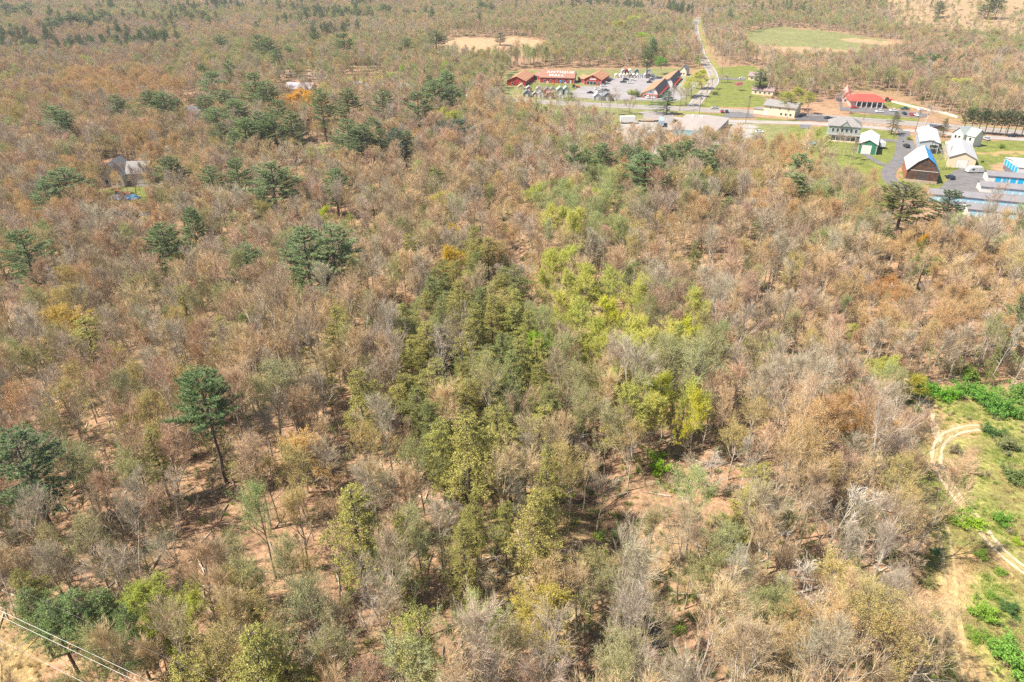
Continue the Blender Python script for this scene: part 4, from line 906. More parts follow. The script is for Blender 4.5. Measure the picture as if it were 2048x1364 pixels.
def protos(lst, barkm, crownm):
    o = []
    for T, C in lst:
        q = sorted(math.hypot(v[0], v[1]) for v in C.v[::7]); zz = max(v[2] for v in C.v[::3])
        o.append((T.mesh('trunk', barkm), C.mesh('crown', crownm), q[int(len(q) * .93)], zz))
    return o
BARE = protos([decid(10 + i, H=17 * s_, first=f, nl=n, spread=sp, tw=t_, sub2=7, lw=.8, low=i % 2 == 0, crook=ck) for i, (s_, f, n, sp, t_, ck) in enumerate([(1.0, .36, 10, .66, 8, .12), (1.12, .50, 9, .52, 8, .10), (.86, .26, 10, .76, 9, .13), (1.10, .42, 9, .64, 7, .12), (.95, .52, 8, .84, 7, .14), (1.0, .22, 10, .5, 8, .10), (.80, .34, 9, .95, 8, .15), (1.18, .46, 8, .70, 5, .13)])], M_BARK, MTT)
BUDS = protos([decid(40 + i, H=16 * s_, first=f, nl=n, sub=7, sub2=6, tw=6, spread=sp, leaves=3, leaf=.06, lw=.8) for i, (s_, f, n, sp) in enumerate([(1.0, .38, 10, .85), (.95, .45, 9, .95), (1.05, .42, 10, .72), (.9, .32, 10, .9)])], M_BARK, MT)
LEAF = protos([decid(60 + i, H=15 * s_, first=f, nl=n, sub=7, sub2=6, tw=5, spread=sp, leaves=12, leaf=.062, lw=.8) for i, (s_, f, n, sp) in enumerate([(1.0, .30, 11, .8), (.95, .36, 10, .92), (1.05, .28, 11, .7)])], M_BARK, MT)
DEAD = protos([decid(80 + i, H=15, first=.35, nl=9, sub=7, sub2=5, tw=3, spread=.75, dead=True, crook=.16, lw=1.3) for i in range(3)], M_PALE, [M_PALE, M_BUD])
PINE = protos([pine(100 + i, H=21, first=f, rad=rr, whorls=w) for i, (f, rr, w) in enumerate([(.30, 4.4, 16), (.22, 4.8, 17), (.40, 4.2, 13), (.28, 3.8, 17)])] + [pine(120, H=24, first=.56, rad=5.0, whorls=13, open_=.3, tuft=.36)], M_DARKBARK, MN)
HEM = protos([hemlock(140 + i, H=17, first=f, rad=rr, levels=l) for i, (f, rr, l) in enumerate([(.20, 3.3, 20), (.34, 3.4, 16), (.15, 3.7, 21), (.42, 3.2, 14), (.26, 3.9, 18), (.30, 2.8, 19)])], M_DARKBARK, MN)
SHRUB = [bush(160 + i, w=1.7, h=1.7, stems=18, leaves=14, leaf=.062, tw=12).mesh('foliage', MT) for i in range(3)]

T_BARE = [('bare mauve-brown', (.435, .315, .225)), ('bare grey-brown', (.425, .335, .22)), ('bare tan', (.54, .40, .235)), ('bare grey', (.43, .365, .275)), ('bare pinkish-brown', (.51, .35, .235)), ('bare olive-brown', (.42, .365, .185))]
T_BUD = {'orange': ('orange-budded', (.65, .43, .195)), 'gold': ('golden-budded', (.58, .45, .17)), 'olive': ('olive-budded', (.455, .415, .185)), 'green': ('pale green budding', (.43, .455, .17)), 'rust': ('rust-budded', (.54, .37, .235)), 'yellow': ('yellow-budded', (.62, .52, .12)), 'lime': ('lime-leaved', (.56, .55, .14))}
PINE_T = (.225, .30, .13); HEM_T = (.335, .32, .085)
def put_tree(name, pair, loc, sx, sz, rz, tint, label, cat, group=None, lean=(0, 0)):
    e = empty(name, loc, rz, label, cat, group); e.scale = (sx, sx, sz); e.rotation_euler = (lean[0], lean[1], rz)
    t = link('trunk', pair[0], e); c = link('crown', pair[1], e); c['tint'] = tint; return e
TAKEN = []      # (x, y, r) kept free of the general wood
def tree_at(name, pair, px, ytop, wpx, H, Hp, Rp, tint, label, cat, group=None, rz=None, keep=1.05):
    """crown top shows at (px, ytop); wpx = crown width in photo pixels; Hp, Rp = the prototype's height and crown radius"""
    p = P(px, ytop, H); zc = proj(p.x, p.y, p.z + H * .7)[2]; wm = wpx * zc / FPX
    sx = wm / (2 * pair[2]); TAKEN.append((p.x, p.y, wm * .5 * keep))
    return put_tree(name, pair, p, sx, H / pair[3], rnd.uniform(0, 6.28) if rz is None else rz, tint, label, cat, group)
def vary(t, k=.12, r=rnd):
    f = 1 + r.uniform(-k, k); return tuple(max(.005, c * f * (1 + r.uniform(-k, k) * .4)) for c in t)

PALEB = []
for a_, b_, q_, z_ in BARE:
    m_ = a_.copy(); m_.materials.clear(); m_.materials.append(M_PALE); PALEB.append((m_, b_, q_, z_))
# landmarks used in the labels of the many look-alike trees
LMK = [(445, 940, 'the lone tall pine'), (30, 950, 'the left-edge pine'), (940, 750, 'the big hemlock grove'), (1220, 660, 'the lime-green trees'), (1880, 900, 'the bend of the dirt track'), (630, 520, 'the twin pines'), (165, 660, 'the rounded leftmost hemlock'), (600, 900, 'the orange-gold tree'),
       (1285, 1220, 'the dark stream gap'), (1085, 1270, 'the golden bottom tree'), (835, 1260, 'the conical bottom hemlock'), (150, 1240, 'the hemlocks by the wires'), (700, 1030, 'the hemlock pair'), (1400, 830, 'the bright yellow narrow tree'), (1890, 1180, 'the faint track'), (325, 480, 'the spreading pine'), (870, 400, 'the round yellow tree'), (1780, 560, 'the flaming orange trees'), (1600, 340, 'the stacked pine pair'), (1330, 340, 'the wide pine group'), (1560, 1000, 'the pale leaning trees'), (520, 1310, 'the paired bottom hemlocks'), (270, 1180, 'the yellow-green thicket')]
_cnt = {}
def seat(x, y, z, look, kind):
    px, py, _ = proj(x, y, z); l = min(LMK, key=lambda q: math.hypot(q[0] - px, q[1] - py)); dx, dy = px - l[0], py - l[1]
    a = math.degrees(math.atan2(-dy, dx)) % 360; d = ['right', 'upper right', 'upper', 'upper left', 'left', 'lower left', 'lower', 'lower right'][int((a + 22.5) // 45) % 8]
    return (look, kind, l[2], d), math.hypot(dx, dy)
PEND = []
def finish_labels():
    g = {}
    for o, x, y, z, look, kind in PEND:
        k, d = seat(x, y, z, look, kind); g.setdefault(k, []).append((d, o))
    for (look, kind, lm, d), L in g.items():
        L.sort(key=lambda q: q[0])
        for i, (_, o) in enumerate(L):
            o['label'] = f"{look} {kind}, {ords[i] if i < 20 else str(i + 1) + 'th'} out to the {d} of {lm}" if len(L) > 1 else f"{look} {kind} on the {d} side of {lm}"

# pines, one by one
PINES = [(395, 742, 118, 24), (22, 868, 150, 22), (33, 462, 78, 20), (325, 447, 76, 19), (375, 415, 42, 18), (485, 487, 66, 17), (605, 457, 92, 21), (655, 450, 96, 22), (340, 313, 58, 18), (420, 330, 46, 19), (468, 318, 50, 20), (535, 326, 88, 22), (665, 338, 48, 17), (128, 335, 78, 17), (85, 362, 56, 17),
         (225, 190, 44, 18), (296, 182, 52, 20), (325, 184, 48, 20), (352, 198, 30, 17), (100, 212, 54, 20), (133, 222, 44, 19), (440, 70, 36, 20), (420, 143, 50, 22), (452, 120, 32, 20), (398, 128, 22, 15), (450, 178, 60, 21), (505, 145, 52, 23), (528, 165, 54, 22), (470, 198, 56, 20), (430, 212, 50, 20), (556, 200, 50, 20), (515, 222, 48, 20), (480, 236, 55, 21), (545, 228, 48, 21), (465, 262, 40, 18), (520, 240, 46, 20), (578, 222, 46, 22), (410, 190, 45, 18), (440, 246, 46, 18),
         (640, 177, 42, 24), (688, 177, 46, 23), (762, 178, 42, 22), (832, 184, 62, 23), (870, 160, 56, 22), (893, 143, 42, 22), (905, 170, 44, 20), (858, 150, 24, 18), (690, 238, 56, 21), (715, 250, 54, 20), (740, 234, 40, 18), (760, 258, 34, 17), (792, 256, 44, 18), (808, 262, 40, 16), (880, 240, 42, 14), (915, 238, 52, 15), (943, 250, 30, 13), (820, 230, 38, 14), (928, 140, 26, 16),
         (513, 70, 28, 21), (535, 75, 34, 22), (572, 93, 24, 17), (550, 97, 22, 19), (685, 66, 42, 22), (870, 62, 46, 21), (752, 68, 26, 16), (808, 75, 30, 18), (1000, 65, 22, 11), (612, 42, 30, 16), (520, 35, 14, 14), (568, 35, 14, 14),
         (95, 34, 30, 19), (115, 30, 28, 19), (135, 28, 32, 20), (158, 24, 30, 21), (178, 22, 30, 20), (200, 18, 32, 20), (216, 26, 26, 20), (168, 34, 26, 18), (387, 12, 16, 20), (403, 20, 18, 20), (415, 32, 22, 16), (345, 85, 20, 14), (238, 92, 20, 12), (15, 5, 24, 20), (40, 8, 26, 20), (55, 4, 22, 18), (28, 14, 24, 16),
         (672, 14, 20, 19), (694, 12, 20, 21), (714, 14, 18, 21), (736, 12, 20, 21), (745, 22, 18, 18), (764, 6, 20, 22), (812, 14, 20, 18), (830, 20, 16, 15), (900, 4, 18, 18), (960, 2, 24, 20), (980, 4, 22, 20),
         (1148, 290, 42, 18), (1175, 298, 36, 17), (1200, 286, 48, 18), (1255, 288, 34, 17), (1278, 294, 36, 17), (1332, 290, 56, 20), (1300, 306, 78, 21), (1362, 284, 44, 19), (1380, 281, 40, 20), (1405, 300, 66, 20), (1438, 290, 54, 18), (1450, 338, 36, 13), (1412, 425, 32, 12),
         (1602, 307, 56, 18), (1588, 345, 62, 18), (1822, 366, 88, 17), (1908, 380, 62, 16), (1525, 137, 30, 15), (1306, 76, 22, 20), (1298, 96, 30, 20), (2052, 592, 40, 15),
         (1885, 2, 22, 20), (1990, -14, 24, 28), (2004, -10, 22, 26), (1968, 10, 16, 14), (1893, 68, 16, 14), (1900, 76, 14, 13), (1925, 74, 16, 14), (1938, 78, 18, 14), (1862, 82, 16, 14), (1948, 84, 14, 12), (1876, 86, 16, 12), (1805, 90, 20, 15), (1825, 104, 26, 16), (1840, 112, 28, 16), (1860, 106, 30, 16), (1785, 130, 22, 14), (1875, 108, 26, 15), (1896, 112, 22, 14), (1926, 108, 18, 15), (1955, 112, 16, 13), (1978, 112, 16, 13), (1850, 122, 30, 15), (2040, 90, 14, 12), (1812, 88, 14, 13), (2028, 110, 18, 13)]
LOOK_P = {'big': 'broad blue-green pine', 'mid': 'blue-green pine', 'far': 'small dark pine'}
for i, (x, yt, w, H) in enumerate(PINES):
    pr = PINE[4] if i == 0 else PINE[(i * 7 + 3) % 4]; w, H = (w, H) if i < 2 else (w * 1.16, H * 1.08); col = vary(PINE_T, .16)
    if x > 1780 and 300 < yt < 400: col = vary((.20, .21, .075) if x < 1850 else (.13, .18, .09), .05)
    if (x, yt) in ((915, 238), (880, 240), (943, 250), (792, 256), (1000, 65)): col = vary((.15, .22, .145), .06)
    o = tree_at('pine_tree', pr, x, yt, w, H, 24 if i == 0 else 21, 4.6 if i == 0 else 4.1, col, '', 'pine', 'white pines of the wood')
    if i == 0: o.rotation_euler[0] = 0.0; TAKEN.append((o.location.x, o.location.y, 3))
    if i == 0: o['label'] = 'lone tall pine with a long bare trunk above the leafless trees at lower left'
    elif i == 1: o['label'] = 'large dark pine cut by the left edge of the photo'
    else:
        p = o.location; PEND.append((o, p.x, p.y, p.z + H * .7, LOOK_P['big' if w > 70 else 'mid' if w > 34 else 'far'].replace(' pine', ''), 'pine'))
for i in range(13):      # the row of limbed-up pines beside the frontage road
    x = 1925 + i * 14.5; p = P(x, 266 + i * 1.0)
    o = put_tree('pine_tree', PINE[2], p, .82, .62, rnd.uniform(0, 6.28), vary((.12, .18, .075), .08), f'limbed-up pine, {ords[i]} from the left in the row beside the frontage road', 'pine', 'row of pines beside the frontage road'); TAKEN.append((p.x, p.y, 3))
PITCHP = [(1460, 392, 42), (1470, 405, 30), (1692, 430, 38), (1726, 428, 34), (1780, 446, 38), (1850, 476, 26), (1858, 500, 44), (1838, 505, 30), (1612, 412, 20), (1720, 460, 18), (1665, 372, 34), (1755, 468, 30), (1468, 432, 26), (1518, 432, 26)]
for x, yt, w in PITCHP:
    o = tree_at('pitch_pine', HEM[3], x, yt, w, 12, 17, 3.2, vary((.22, .26, .09), .1), '', 'pine', 'scrubby pines right of the wood'); p = o.location
    PEND.append((o, p.x, p.y, p.z + 8, 'scrubby dull green', 'pine'))
# hemlocks
HEMS = [(165, 635, 82, 15), (295, 858, 52, 13), (668, 612, 58, 15), (645, 692, 44, 13), (712, 738, 76, 16), (815, 468, 42, 15), (868, 330, 38, 14), (742, 370, 56, 13), (520, 583, 48, 13), (500, 610, 46, 12), (435, 632, 56, 12), (484, 625, 34, 11), (360, 570, 46, 12), (735, 580, 34, 13), (585, 545, 34, 12), (515, 510, 34, 12),
        (932, 830, 116, 19), (1095, 888, 84, 18), (1075, 985, 96, 17), (925, 1045, 64, 16), (700, 975, 100, 19), (795, 1018, 74, 17), (950, 978, 58, 15), (835, 1210, 98, 18), (500, 1258, 110, 18), (560, 1290, 86, 15), (240, 1210, 92, 12), (195, 1180, 80, 11), (140, 1185, 92, 12), (85, 1200, 86, 12), (40, 1180, 80, 11), (350, 1320, 90, 12), (1388, 545, 18, 9), (1363, 648, 36, 16), (1392, 480, 26, 10), (1570, 472, 34, 11), (1530, 925, 60, 8), (1500, 985, 70, 8), (1440, 780, 30, 8), (405, 1290, 80, 11), (1012, 1000, 50, 13), (620, 1330, 50, 11), (480, 905, 50, 6), (30, 1140, 60, 12), (2000, 690, 30, 8)]
for x, yt, w, H in HEMS:
    dk = yt > 1150 and x < 260
    o = tree_at('hemlock_tree', rnd.choice(HEM), x, yt, w * 1.12, H * 1.1 + 1.5, 17, 3.5, vary((.17, .24, .08) if dk else HEM_T if w > 40 else (.25, .28, .08), .10), '', 'hemlock', 'hemlocks of the wood'); p = o.location
    PEND.append((o, p.x, p.y, p.z + H * .6, 'dark green' if dk else 'yellow-green' if w > 60 else 'small olive', 'hemlock'))
grove = wpoly([(x, y, 16) for x, y in [(795, 572), (860, 540), (930, 500), (950, 465), (1000, 470), (1020, 520), (1045, 580), (1060, 640), (1110, 730), (1095, 800), (1062, 850), (1000, 880), (960, 830), (880, 860), (840, 800), (775, 740), (780, 690), (800, 640)]])
gp = []
r2 = random.Random(77); tries = 0
while len(gp) < 74 and tries < 6000:
    tries += 1; x = r2.uniform(grove[1], grove[2]); y = r2.uniform(grove[3], grove[4])
    if inside(x, y, grove) and all(math.hypot(x - a, y - c) > 5.2 for a, c in gp): gp.append((x, y))
for i, (x, y) in enumerate(gp):
    z = hgt(x, y); H = r2.uniform(11, 19)
    if r2.random() < .10:
        o = put_tree('dead_tree', r2.choice(DEAD), (x, y, z), .8, H / 15 * .9, r2.uniform(0, 6.28), (.3, .3, .3), '', 'dead tree', 'dead trees'); PEND.append((o, x, y, z + 10, 'pale dead', 'tree'))
    else:
        o = put_tree('hemlock_tree', r2.choice(HEM), (x, y, z), r2.uniform(.85, 1.2), H / 17, r2.uniform(0, 6.28), vary(HEM_T if r2.random() < .7 else (.21, .235, .075), .12, r2), '', 'hemlock', 'hemlocks of the grove')
        PEND.append((o, x, y, z + H * .6, 'tall yellow-green' if H > 17 else 'lower yellow-green', 'hemlock'))
    TAKEN.append((x, y, 3.0))
# trees in young leaf or strong bud colour
LIME = (.52, .53, .12); BRIGHT = (.64, .62, .08); GOLD = (.62, .42, .05); OLIVEG = (.44, .46, .10); SPRING = (.36, .54, .06)
LEAFY = [(222, 338, 46, 12, (.64, .44, .18), 'thin orange-budded'), (304, 322, 44, 14, (.60, .44, .2), 'thin tan-budded'), (1105, 497, 56, 16, LIME, 'lime-green'), (1092, 530, 50, 15, LIME, 'lime-green'), (1188, 625, 60, 15, LIME, 'lime-green'), (1225, 583, 56, 15, BRIGHT, 'bright yellow-green'), (1275, 578, 66, 15, OLIVEG, 'olive-green'), (1160, 650, 60, 15, LIME, 'lime-green'), (1205, 655, 60, 14, LIME, 'lime-green'), (1245, 630, 50, 14, OLIVEG, 'olive-green'), (1075, 650, 50, 14, SPRING, 'spring green'), (1130, 620, 46, 14, OLIVEG, 'olive-green'), (1240, 692, 30, 12, BRIGHT, 'bright yellow-green'), (1180, 700, 56, 13, OLIVEG, 'olive-green'),
         (871, 380, 46, 11, (.66, .62, .03), 'round vivid yellow'), (642, 408, 38, 12, (.48, .56, .03), 'vivid yellow-green'), (695, 422, 44, 12, OLIVEG, 'olive-green'), (800, 500, 34, 13, OLIVEG, 'olive-green'), (1145, 345, 44, 14, LIME, 'lime-green'), (1068, 362, 40, 14, LIME, 'lime-green'), (1135, 405, 62, 14, OLIVEG, 'olive-green'), (1190, 370, 70, 14, OLIVEG, 'olive-green'), (896, 484, 58, 15, GOLD, 'rounded golden'), (905, 442, 36, 13, GOLD, 'golden'), (1300, 740, 80, 15, OLIVEG, 'olive-green'), (1340, 745, 78, 15, (.42, .42, .06), 'yellow-olive'), (1405, 768, 58, 17, BRIGHT, 'bright yellow narrow'),
         (1085, 1180, 130, 14, (.50, .41, .10), 'large golden-yellow'), (1100, 1110, 100, 15, (.60, .42, .20), 'orange-brown budding'), (590, 855, 115, 13, (.62, .42, .16), 'orange-gold'), (128, 602, 96, 14, (.56, .42, .11), 'broad golden'), (1775, 705, 56, 12, LIME, 'lime-green'), (1385, 625, 54, 15, BRIGHT, 'bright yellow-green'), (1340, 620, 46, 15, OLIVEG, 'olive-green'), (1705, 640, 34, 8, LIME, 'lime-green'), (1650, 662, 30, 8, LIME, 'lime-green'), (1555, 660, 44, 12, OLIVEG, 'olive-green'),
         (300, 1150, 120, 12, (.38, .42, .08), 'yellow-green'), (350, 1200, 100, 11, (.42, .44, .08), 'yellow-green'), (290, 1230, 90, 10, (.36, .42, .07), 'yellow-green'), (170, 690, 60, 9, OLIVEG, 'olive-green'), (760, 1090, 120, 12, (.30, .34, .10), 'grey-green'), (820, 1120, 90, 11, (.30, .34, .10), 'grey-green'), (600, 178, 62, 15, (.68, .40, .06), 'glowing golden'), (635, 190, 44, 14, (.62, .34, .08), 'golden-orange'), (585, 185, 44, 13, (.68, .42, .07), 'glowing golden'),
         (1788, 540, 60, 15, (.68, .36, .11), 'flaming orange'), (1760, 555, 60, 14, (.66, .36, .12), 'flaming orange'), (1815, 565, 56, 14, (.64, .36, .13), 'flaming orange'), (1620, 480, 60, 12, (.62, .40, .12), 'pale orange'), (1850, 462, 26, 11, (.70, .40, .04), 'vivid amber'), (780, 142, 28, 11, SPRING, 'spring green'), (803, 128, 18, 14, SPRING, 'spring green'), (890, 120, 24, 16, SPRING, 'spring green'), (880, 212, 34, 14, LIME, 'lime-green'), (902, 215, 30, 14, LIME, 'lime-green'), (930, 228, 34, 10, LIME, 'lime-green'),
         (392, 80, 14, 15, SPRING, 'spring green'), (370, 88, 40, 10, LIME, 'lime-green'), (1290, 62, 34, 15, SPRING, 'spring green'), (1325, 112, 26, 12, (.16, .42, .05), 'vivid green'), (1260, 30, 46, 17, OLIVEG, 'olive-green'), (1235, 38, 40, 17, OLIVEG, 'olive-green'), (1272, 28, 40, 17, OLIVEG, 'olive-green'), (1925, 152, 52, 12, LIME, 'lime-green'), (2016, 132, 18, 9, SPRING, 'spring green'), (1880, 132, 40, 9, SPRING, 'spring green'), (165, 108, 44, 13, OLIVEG, 'olive-green'), (30, 110, 40, 10, LIME, 'lime-green'),
         (1407, 138, 40, 12, LIME, 'roadside lime-green'), (1387, 152, 46, 12, LIME, 'roadside lime-green'), (1377, 167, 38, 12, OLIVEG, 'roadside olive-green'), (1395, 145, 26, 10, OLIVEG, 'roadside olive-green'), (1320, 84, 24, 14, OLIVEG, 'olive-green'), (1640, 255, 30, 8, OLIVEG, 'olive-green'), (1600, 262, 34, 8, OLIVEG, 'olive-green'), (1650, 268, 30, 9, LIME, 'lime-green'), (645, 150, 20, 12, LIME, 'lime-green'), (1575, 178, 44, 13, OLIVEG, 'pale olive'), (1600, 170, 40, 13, OLIVEG, 'pale olive'), (1625, 182, 36, 12, OLIVEG, 'pale olive'),
         (1830, 745, 60, 7, (.42, .38, .06), 'yellow-olive'), (1790, 830, 60, 9, (.60, .36, .08), 'amber'), (1740, 810, 70, 10, (.58, .32, .08), 'amber-orange'), (1700, 780, 60, 11, (.56, .30, .10), 'amber-orange'), (1060, 790, 50, 12, OLIVEG, 'olive-green'), (1478, 163, 17, 6, (.62, .14, .28), 'rounded magenta-pink flowering')]
for x, yt, w, H, c, look in LEAFY:
    strong = c in (BRIGHT, SPRING) or w * H > 600 and c == LIME
    pr = rnd.choice(LEAF if (c != OLIVEG and 'orange' not in look and 'grey' not in look) or 'magenta' in look else LEAF[:1] + BUDS[:2])
    o = tree_at('leafing_tree', pr, x, yt, w * 1.08, H * 1.12 if w > 25 else H, 16, 4.6, vary(c, .07), '', 'tree', 'trees in young leaf', keep=1.0); p = o.location
    PEND.append((o, p.x, p.y, p.z + H * .7, look, 'tree'))
# single trees of the town
TOWN = [(1349, 168, 30, 13, 'bare grey-brown', 'tree beside the big spruce'), (1373, 174, 20, 14, 'bare slender', 'tree on the verge of the junction'), (1863, 205, 62, 14, 'broad bare', 'tree between the highway and the workshop'), (1888, 280, 34, 13, 'pale bare multi-stemmed', 'tree in front of the tan garage'), (1904, 284, 30, 12, 'pale bare', 'tree touching the tan garage'), (1580, 205, 30, 10, 'dark bare', 'tree in front of the cream office'), (1680, 262, 28, 12, 'bare', 'tree before the porch of the victorian house, left one'), (1698, 265, 26, 12, 'bare', 'tree before the porch of the victorian house, middle one'), (1716, 272, 26, 11, 'bare', 'tree at the green garage corner'), (1708, 290, 24, 9, 'bare', 'tree on the lawn below the green garage'),
        (1446, 148, 22, 6, 'rounded pale', 'lawn tree left of the driveway cars'), (1457, 148, 22, 6, 'rounded pale', 'lawn tree nearest the driveway cars'), (1240, 170, 40, 16, 'tall pale bare', 'tree between the mall lot and the yard'), (1222, 180, 36, 14, 'bare', 'tree left of the tall pale one by the highway'), (1795, 225, 20, 5, 'thin', 'tree by the restaurant verge'), (1690, 175, 26, 15, 'bare forked', 'tree just behind the restaurant wing'), (1262, 190, 30, 11, 'bare', 'tree by the highway below the diner')] + [(x_, 318 + i_ % 3 * 6, 24, 16, 'slender bare', f'tree, {o_} in the line of trunks before the blue tarpaulins') for i_, (x_, o_) in enumerate(zip((238, 254, 266, 279, 290, 302, 226), ('second', 'third', 'fourth', 'fifth', 'sixth', 'seventh', 'first')))]
for x, yt, w, H, look, where in TOWN:
    tree_at('bare_tree', DEAD[0] if 'pale' in look and H > 10 else rnd.choice(BARE), x, yt, w, H, 17, 4.4, vary((.36, .29, .24), .1), f'{look} {where}', 'tree', 'trees of the roadside town')
CON = [(1338, 180, 58, 14, (.085, .16, .09), 'big blue-green spruce at the road junction'), (1794, 222, 34, 12, (.14, .15, .085), 'dull olive spruce on the verge between the roads'), (1896, 236, 26, 10, (.10, .12, .04), 'dark leaning cedar beside the white house'), (1545, 148, 28, 12, (.05, .065, .04), 'very dark evergreen clump above the ranch house')]
for x, yt, w, H, c, lb in CON: tree_at('spruce_tree', HEM[2], x, yt, w, H, 17, 3.6, c, lb, 'spruce', 'evergreens of the town')

# shrubs
def shrub(px, py, wpx, c, label, sq=.8, leafy=True):
    p = P(px, py); zc = proj(p.x, p.y, p.z)[2]; wm = wpx * zc / FPX; o = link('shrub', rnd.choice(SHRUB)); o.location = p; s_ = wm / (2.9 if py > 730 else 3.3); o.scale = (s_, s_, s_ * sq); o.rotation_euler[2] = rnd.uniform(0, 6.28); o['tint'] = c
    tag(o, label, 'shrub', 'shrubs of the clearings'); return o
GS = (.23, .37, .06); DG = (.10, .19, .06); BRS = (.30, .24, .15)
for x, y, w, c, lb in [(1942, 1055, 56, (.32, .48, .05), 'brightest green shrub against the track'), (1922, 1030, 50, GS, 'green shrub touching the brightest one on its upper side'), (1905, 1045, 34, GS, 'small green shrub left of the brightest one'), (1936, 1012, 30, GS, 'green shrub highest in the clump by the track'), (1961, 1113, 34, GS, 'round green shrub alone below the brightest one'), (1982, 1195, 30, GS, 'green shrub above the broad lower one'), (1965, 1235, 62, (.26, .42, .06), 'broad bright green shrub in the lower clearing'), (2018, 1225, 50, DG, 'grey-green shrub right of the broad lower one'), (2030, 1330, 110, (.20, .38, .07), 'very large green shrub in the bottom right corner'), (1990, 1300, 50, GS, 'green shrub above left of the corner giant'), (1945, 1275, 40, GS, 'small green shrub under the broad lower one'), (2004, 1045, 48, (.16, .32, .05), 'green-topped shrub right of the track'), (2035, 1088, 26, (.34, .46, .04), 'small yellow-green shrub right of the track'), (2000, 1148, 30, GS, 'loose green shrub between the two tracks'), (1848, 790, 60, (.15, .36, .05), 'dark green shrub at the head of the clearing'), (1893, 798, 56, (.18, .40, .04), 'green shrub second at the head of the clearing'), (1930, 790, 60, (.16, .34, .06), 'green shrub third at the head of the clearing'), (1968, 805, 70, (.16, .34, .06), 'wide green shrub beyond the track end'), (2005, 830, 80, (.15, .32, .06), 'wide green shrub on the right side of the track end'), (2035, 800, 70, (.20, .34, .08), 'green shrub by the right edge above the track'), (1982, 868, 44, DG, 'dark green shrub at the track end'), (1838, 825, 30, DG, 'small dark shrub left of the upper clearing'), (1925, 755, 60, (.22, .32, .06), 'olive shrub above the clearing'), (2030, 960, 70, (.20, .26, .09), 'greyish shrub at the right edge'), (2010, 900, 60, (.24, .26, .12), 'brown-green shrub at the right edge above the greyish one'), (1840, 1125, 54, (.15, .20, .04), 'dark olive shrub at the wood edge'), (1868, 1105, 26, (.06, .16, .08), 'small blue-green fir-like shrub at the wood edge'), (1890, 1025, 36, (.26, .22, .14), 'brown twiggy shrub left of the green clump'), (1945, 945, 44, (.30, .26, .14), 'low brown shrub inside the track bend'), (1910, 905, 36, (.27, .24, .14), 'low brown shrub close inside the track bend'), (1850, 1170, 40, (.26, .26, .1), 'olive brown shrub below the dark olive one'), (1870, 1235, 34, (.16, .3, .06), 'green shrub on the litter strip'), (1868, 1290, 34, (.18, .34, .05), 'lowest green shrub on the litter strip'),
                       (1310, 915, 40, (.30, .50, .04), 'fresh green shrub on the open forest floor'), (1320, 945, 50, (.30, .5, .04), 'larger fresh green shrub on the open forest floor'), (1262, 190, 24, (.34, .4, .05), 'yellow-green bush by the diner verge'), (1277, 194, 28, (.16, .19, .07), 'dark bush in front of the diner'), (1430, 190, 18, (.2, .24, .08), 'rounded bush at the roadside lawn'), (2002, 296, 20, (.2, .3, .06), 'rounded shrub alone on the far lawn'), (1818, 280, 16, (.3, .34, .05), 'small shrub at the workshop corner'), (1964, 325, 9, (.05, .14, .04), 'tiny round shrub on the lawn by the storage rows'), (1700, 345, 30, (.24, .28, .08), 'twiggy bush on the lawn below the green garage'), (1350, 245, 16, (.2, .16, .1), 'brown bush behind the warehouse'), (100, 1262, 44, (.1, .09, .05), 'dark low bush in the wire clearing'), (75, 1225, 60, (.14, .22, .06), 'green bush under the wires')]:
    shrub(x, y, w, c, lb)

# ---------------------------------------------------------------- the wood: places, colours, individuals and the rest
ZONES = [  # px, py, rx, ry (crown positions in the photo), colour, chance
    (230, 165, 150, 30, 'orange', .75), (300, 285, 110, 22, 'orange', .7), (60, 205, 80, 30, 'gold', .55), (150, 380, 150, 60, 'orange', .35), (620, 230, 60, 40, 'orange', .6), (1350, 260, 130, 28, 'orange', .75), (1560, 310, 80, 40, 'orange', .8), (1700, 400, 200, 40, 'orange', .45), (1900, 480, 180, 60, 'orange', .7), (1850, 600, 220, 70, 'orange', .4), (1300, 375, 60, 22, 'rust', .7), (1370, 420, 50, 40, 'orange', .6), (1050, 480, 60, 120, 'orange', .35), (1000, 250, 140, 60, 'orange', .3), (870, 250, 120, 50, 'rust', .25),
    (1210, 650, 110, 105, 'lime', 1.0), (1105, 540, 38, 60, 'lime', .9), (1300, 790, 110, 60, 'lime', .5), (1080, 680, 40, 50, 'green', .7), (1380, 660, 40, 50, 'lime', .7), (1300, 700, 150, 110, 'olive', .7), (1250, 600, 120, 70, 'green', .6), (1180, 400, 110, 70, 'green', .7), (1140, 420, 50, 50, 'lime', .4), (1150, 800, 80, 80, 'olive', .5), (1720, 820, 130, 70, 'orange', .5), (1600, 900, 90, 50, 'orange', .4), (230, 800, 160, 70, 'gold', .5), (350, 600, 120, 70, 'olive', .45), (420, 760, 80, 60, 'gold', .3), (590, 900, 90, 60, 'gold', .6), (150, 1000, 160, 120, 'olive', .3), (500, 1150, 250, 120, 'olive', .35), (1100, 1200, 110, 120, 'gold', .55), (1250, 1080, 90, 60, 'olive', .5), (1650, 1280, 130, 70, 'orange', .5), (100, 600, 120, 60, 'gold', .3),
    (1120, 60, 260, 45, 'olive', .5), (700, 90, 300, 60, 'olive', .3), (1850, 110, 150, 60, 'rust', .45), (1650, 150, 160, 40, 'olive', .35), (150, 60, 150, 40, 'rust', .35), (1900, 170, 150, 50, 'olive', .35), (1550, 440, 200, 60, 'rust', .25), (1500, 600, 200, 80, 'rust', .2), (760, 1300, 200, 80, 'olive', .25), (1500, 1100, 150, 150, 'olive', .15)]
BROAD = ['rust', 'gold', 'olive', 'olive', 'gold', 'green', 'olive']
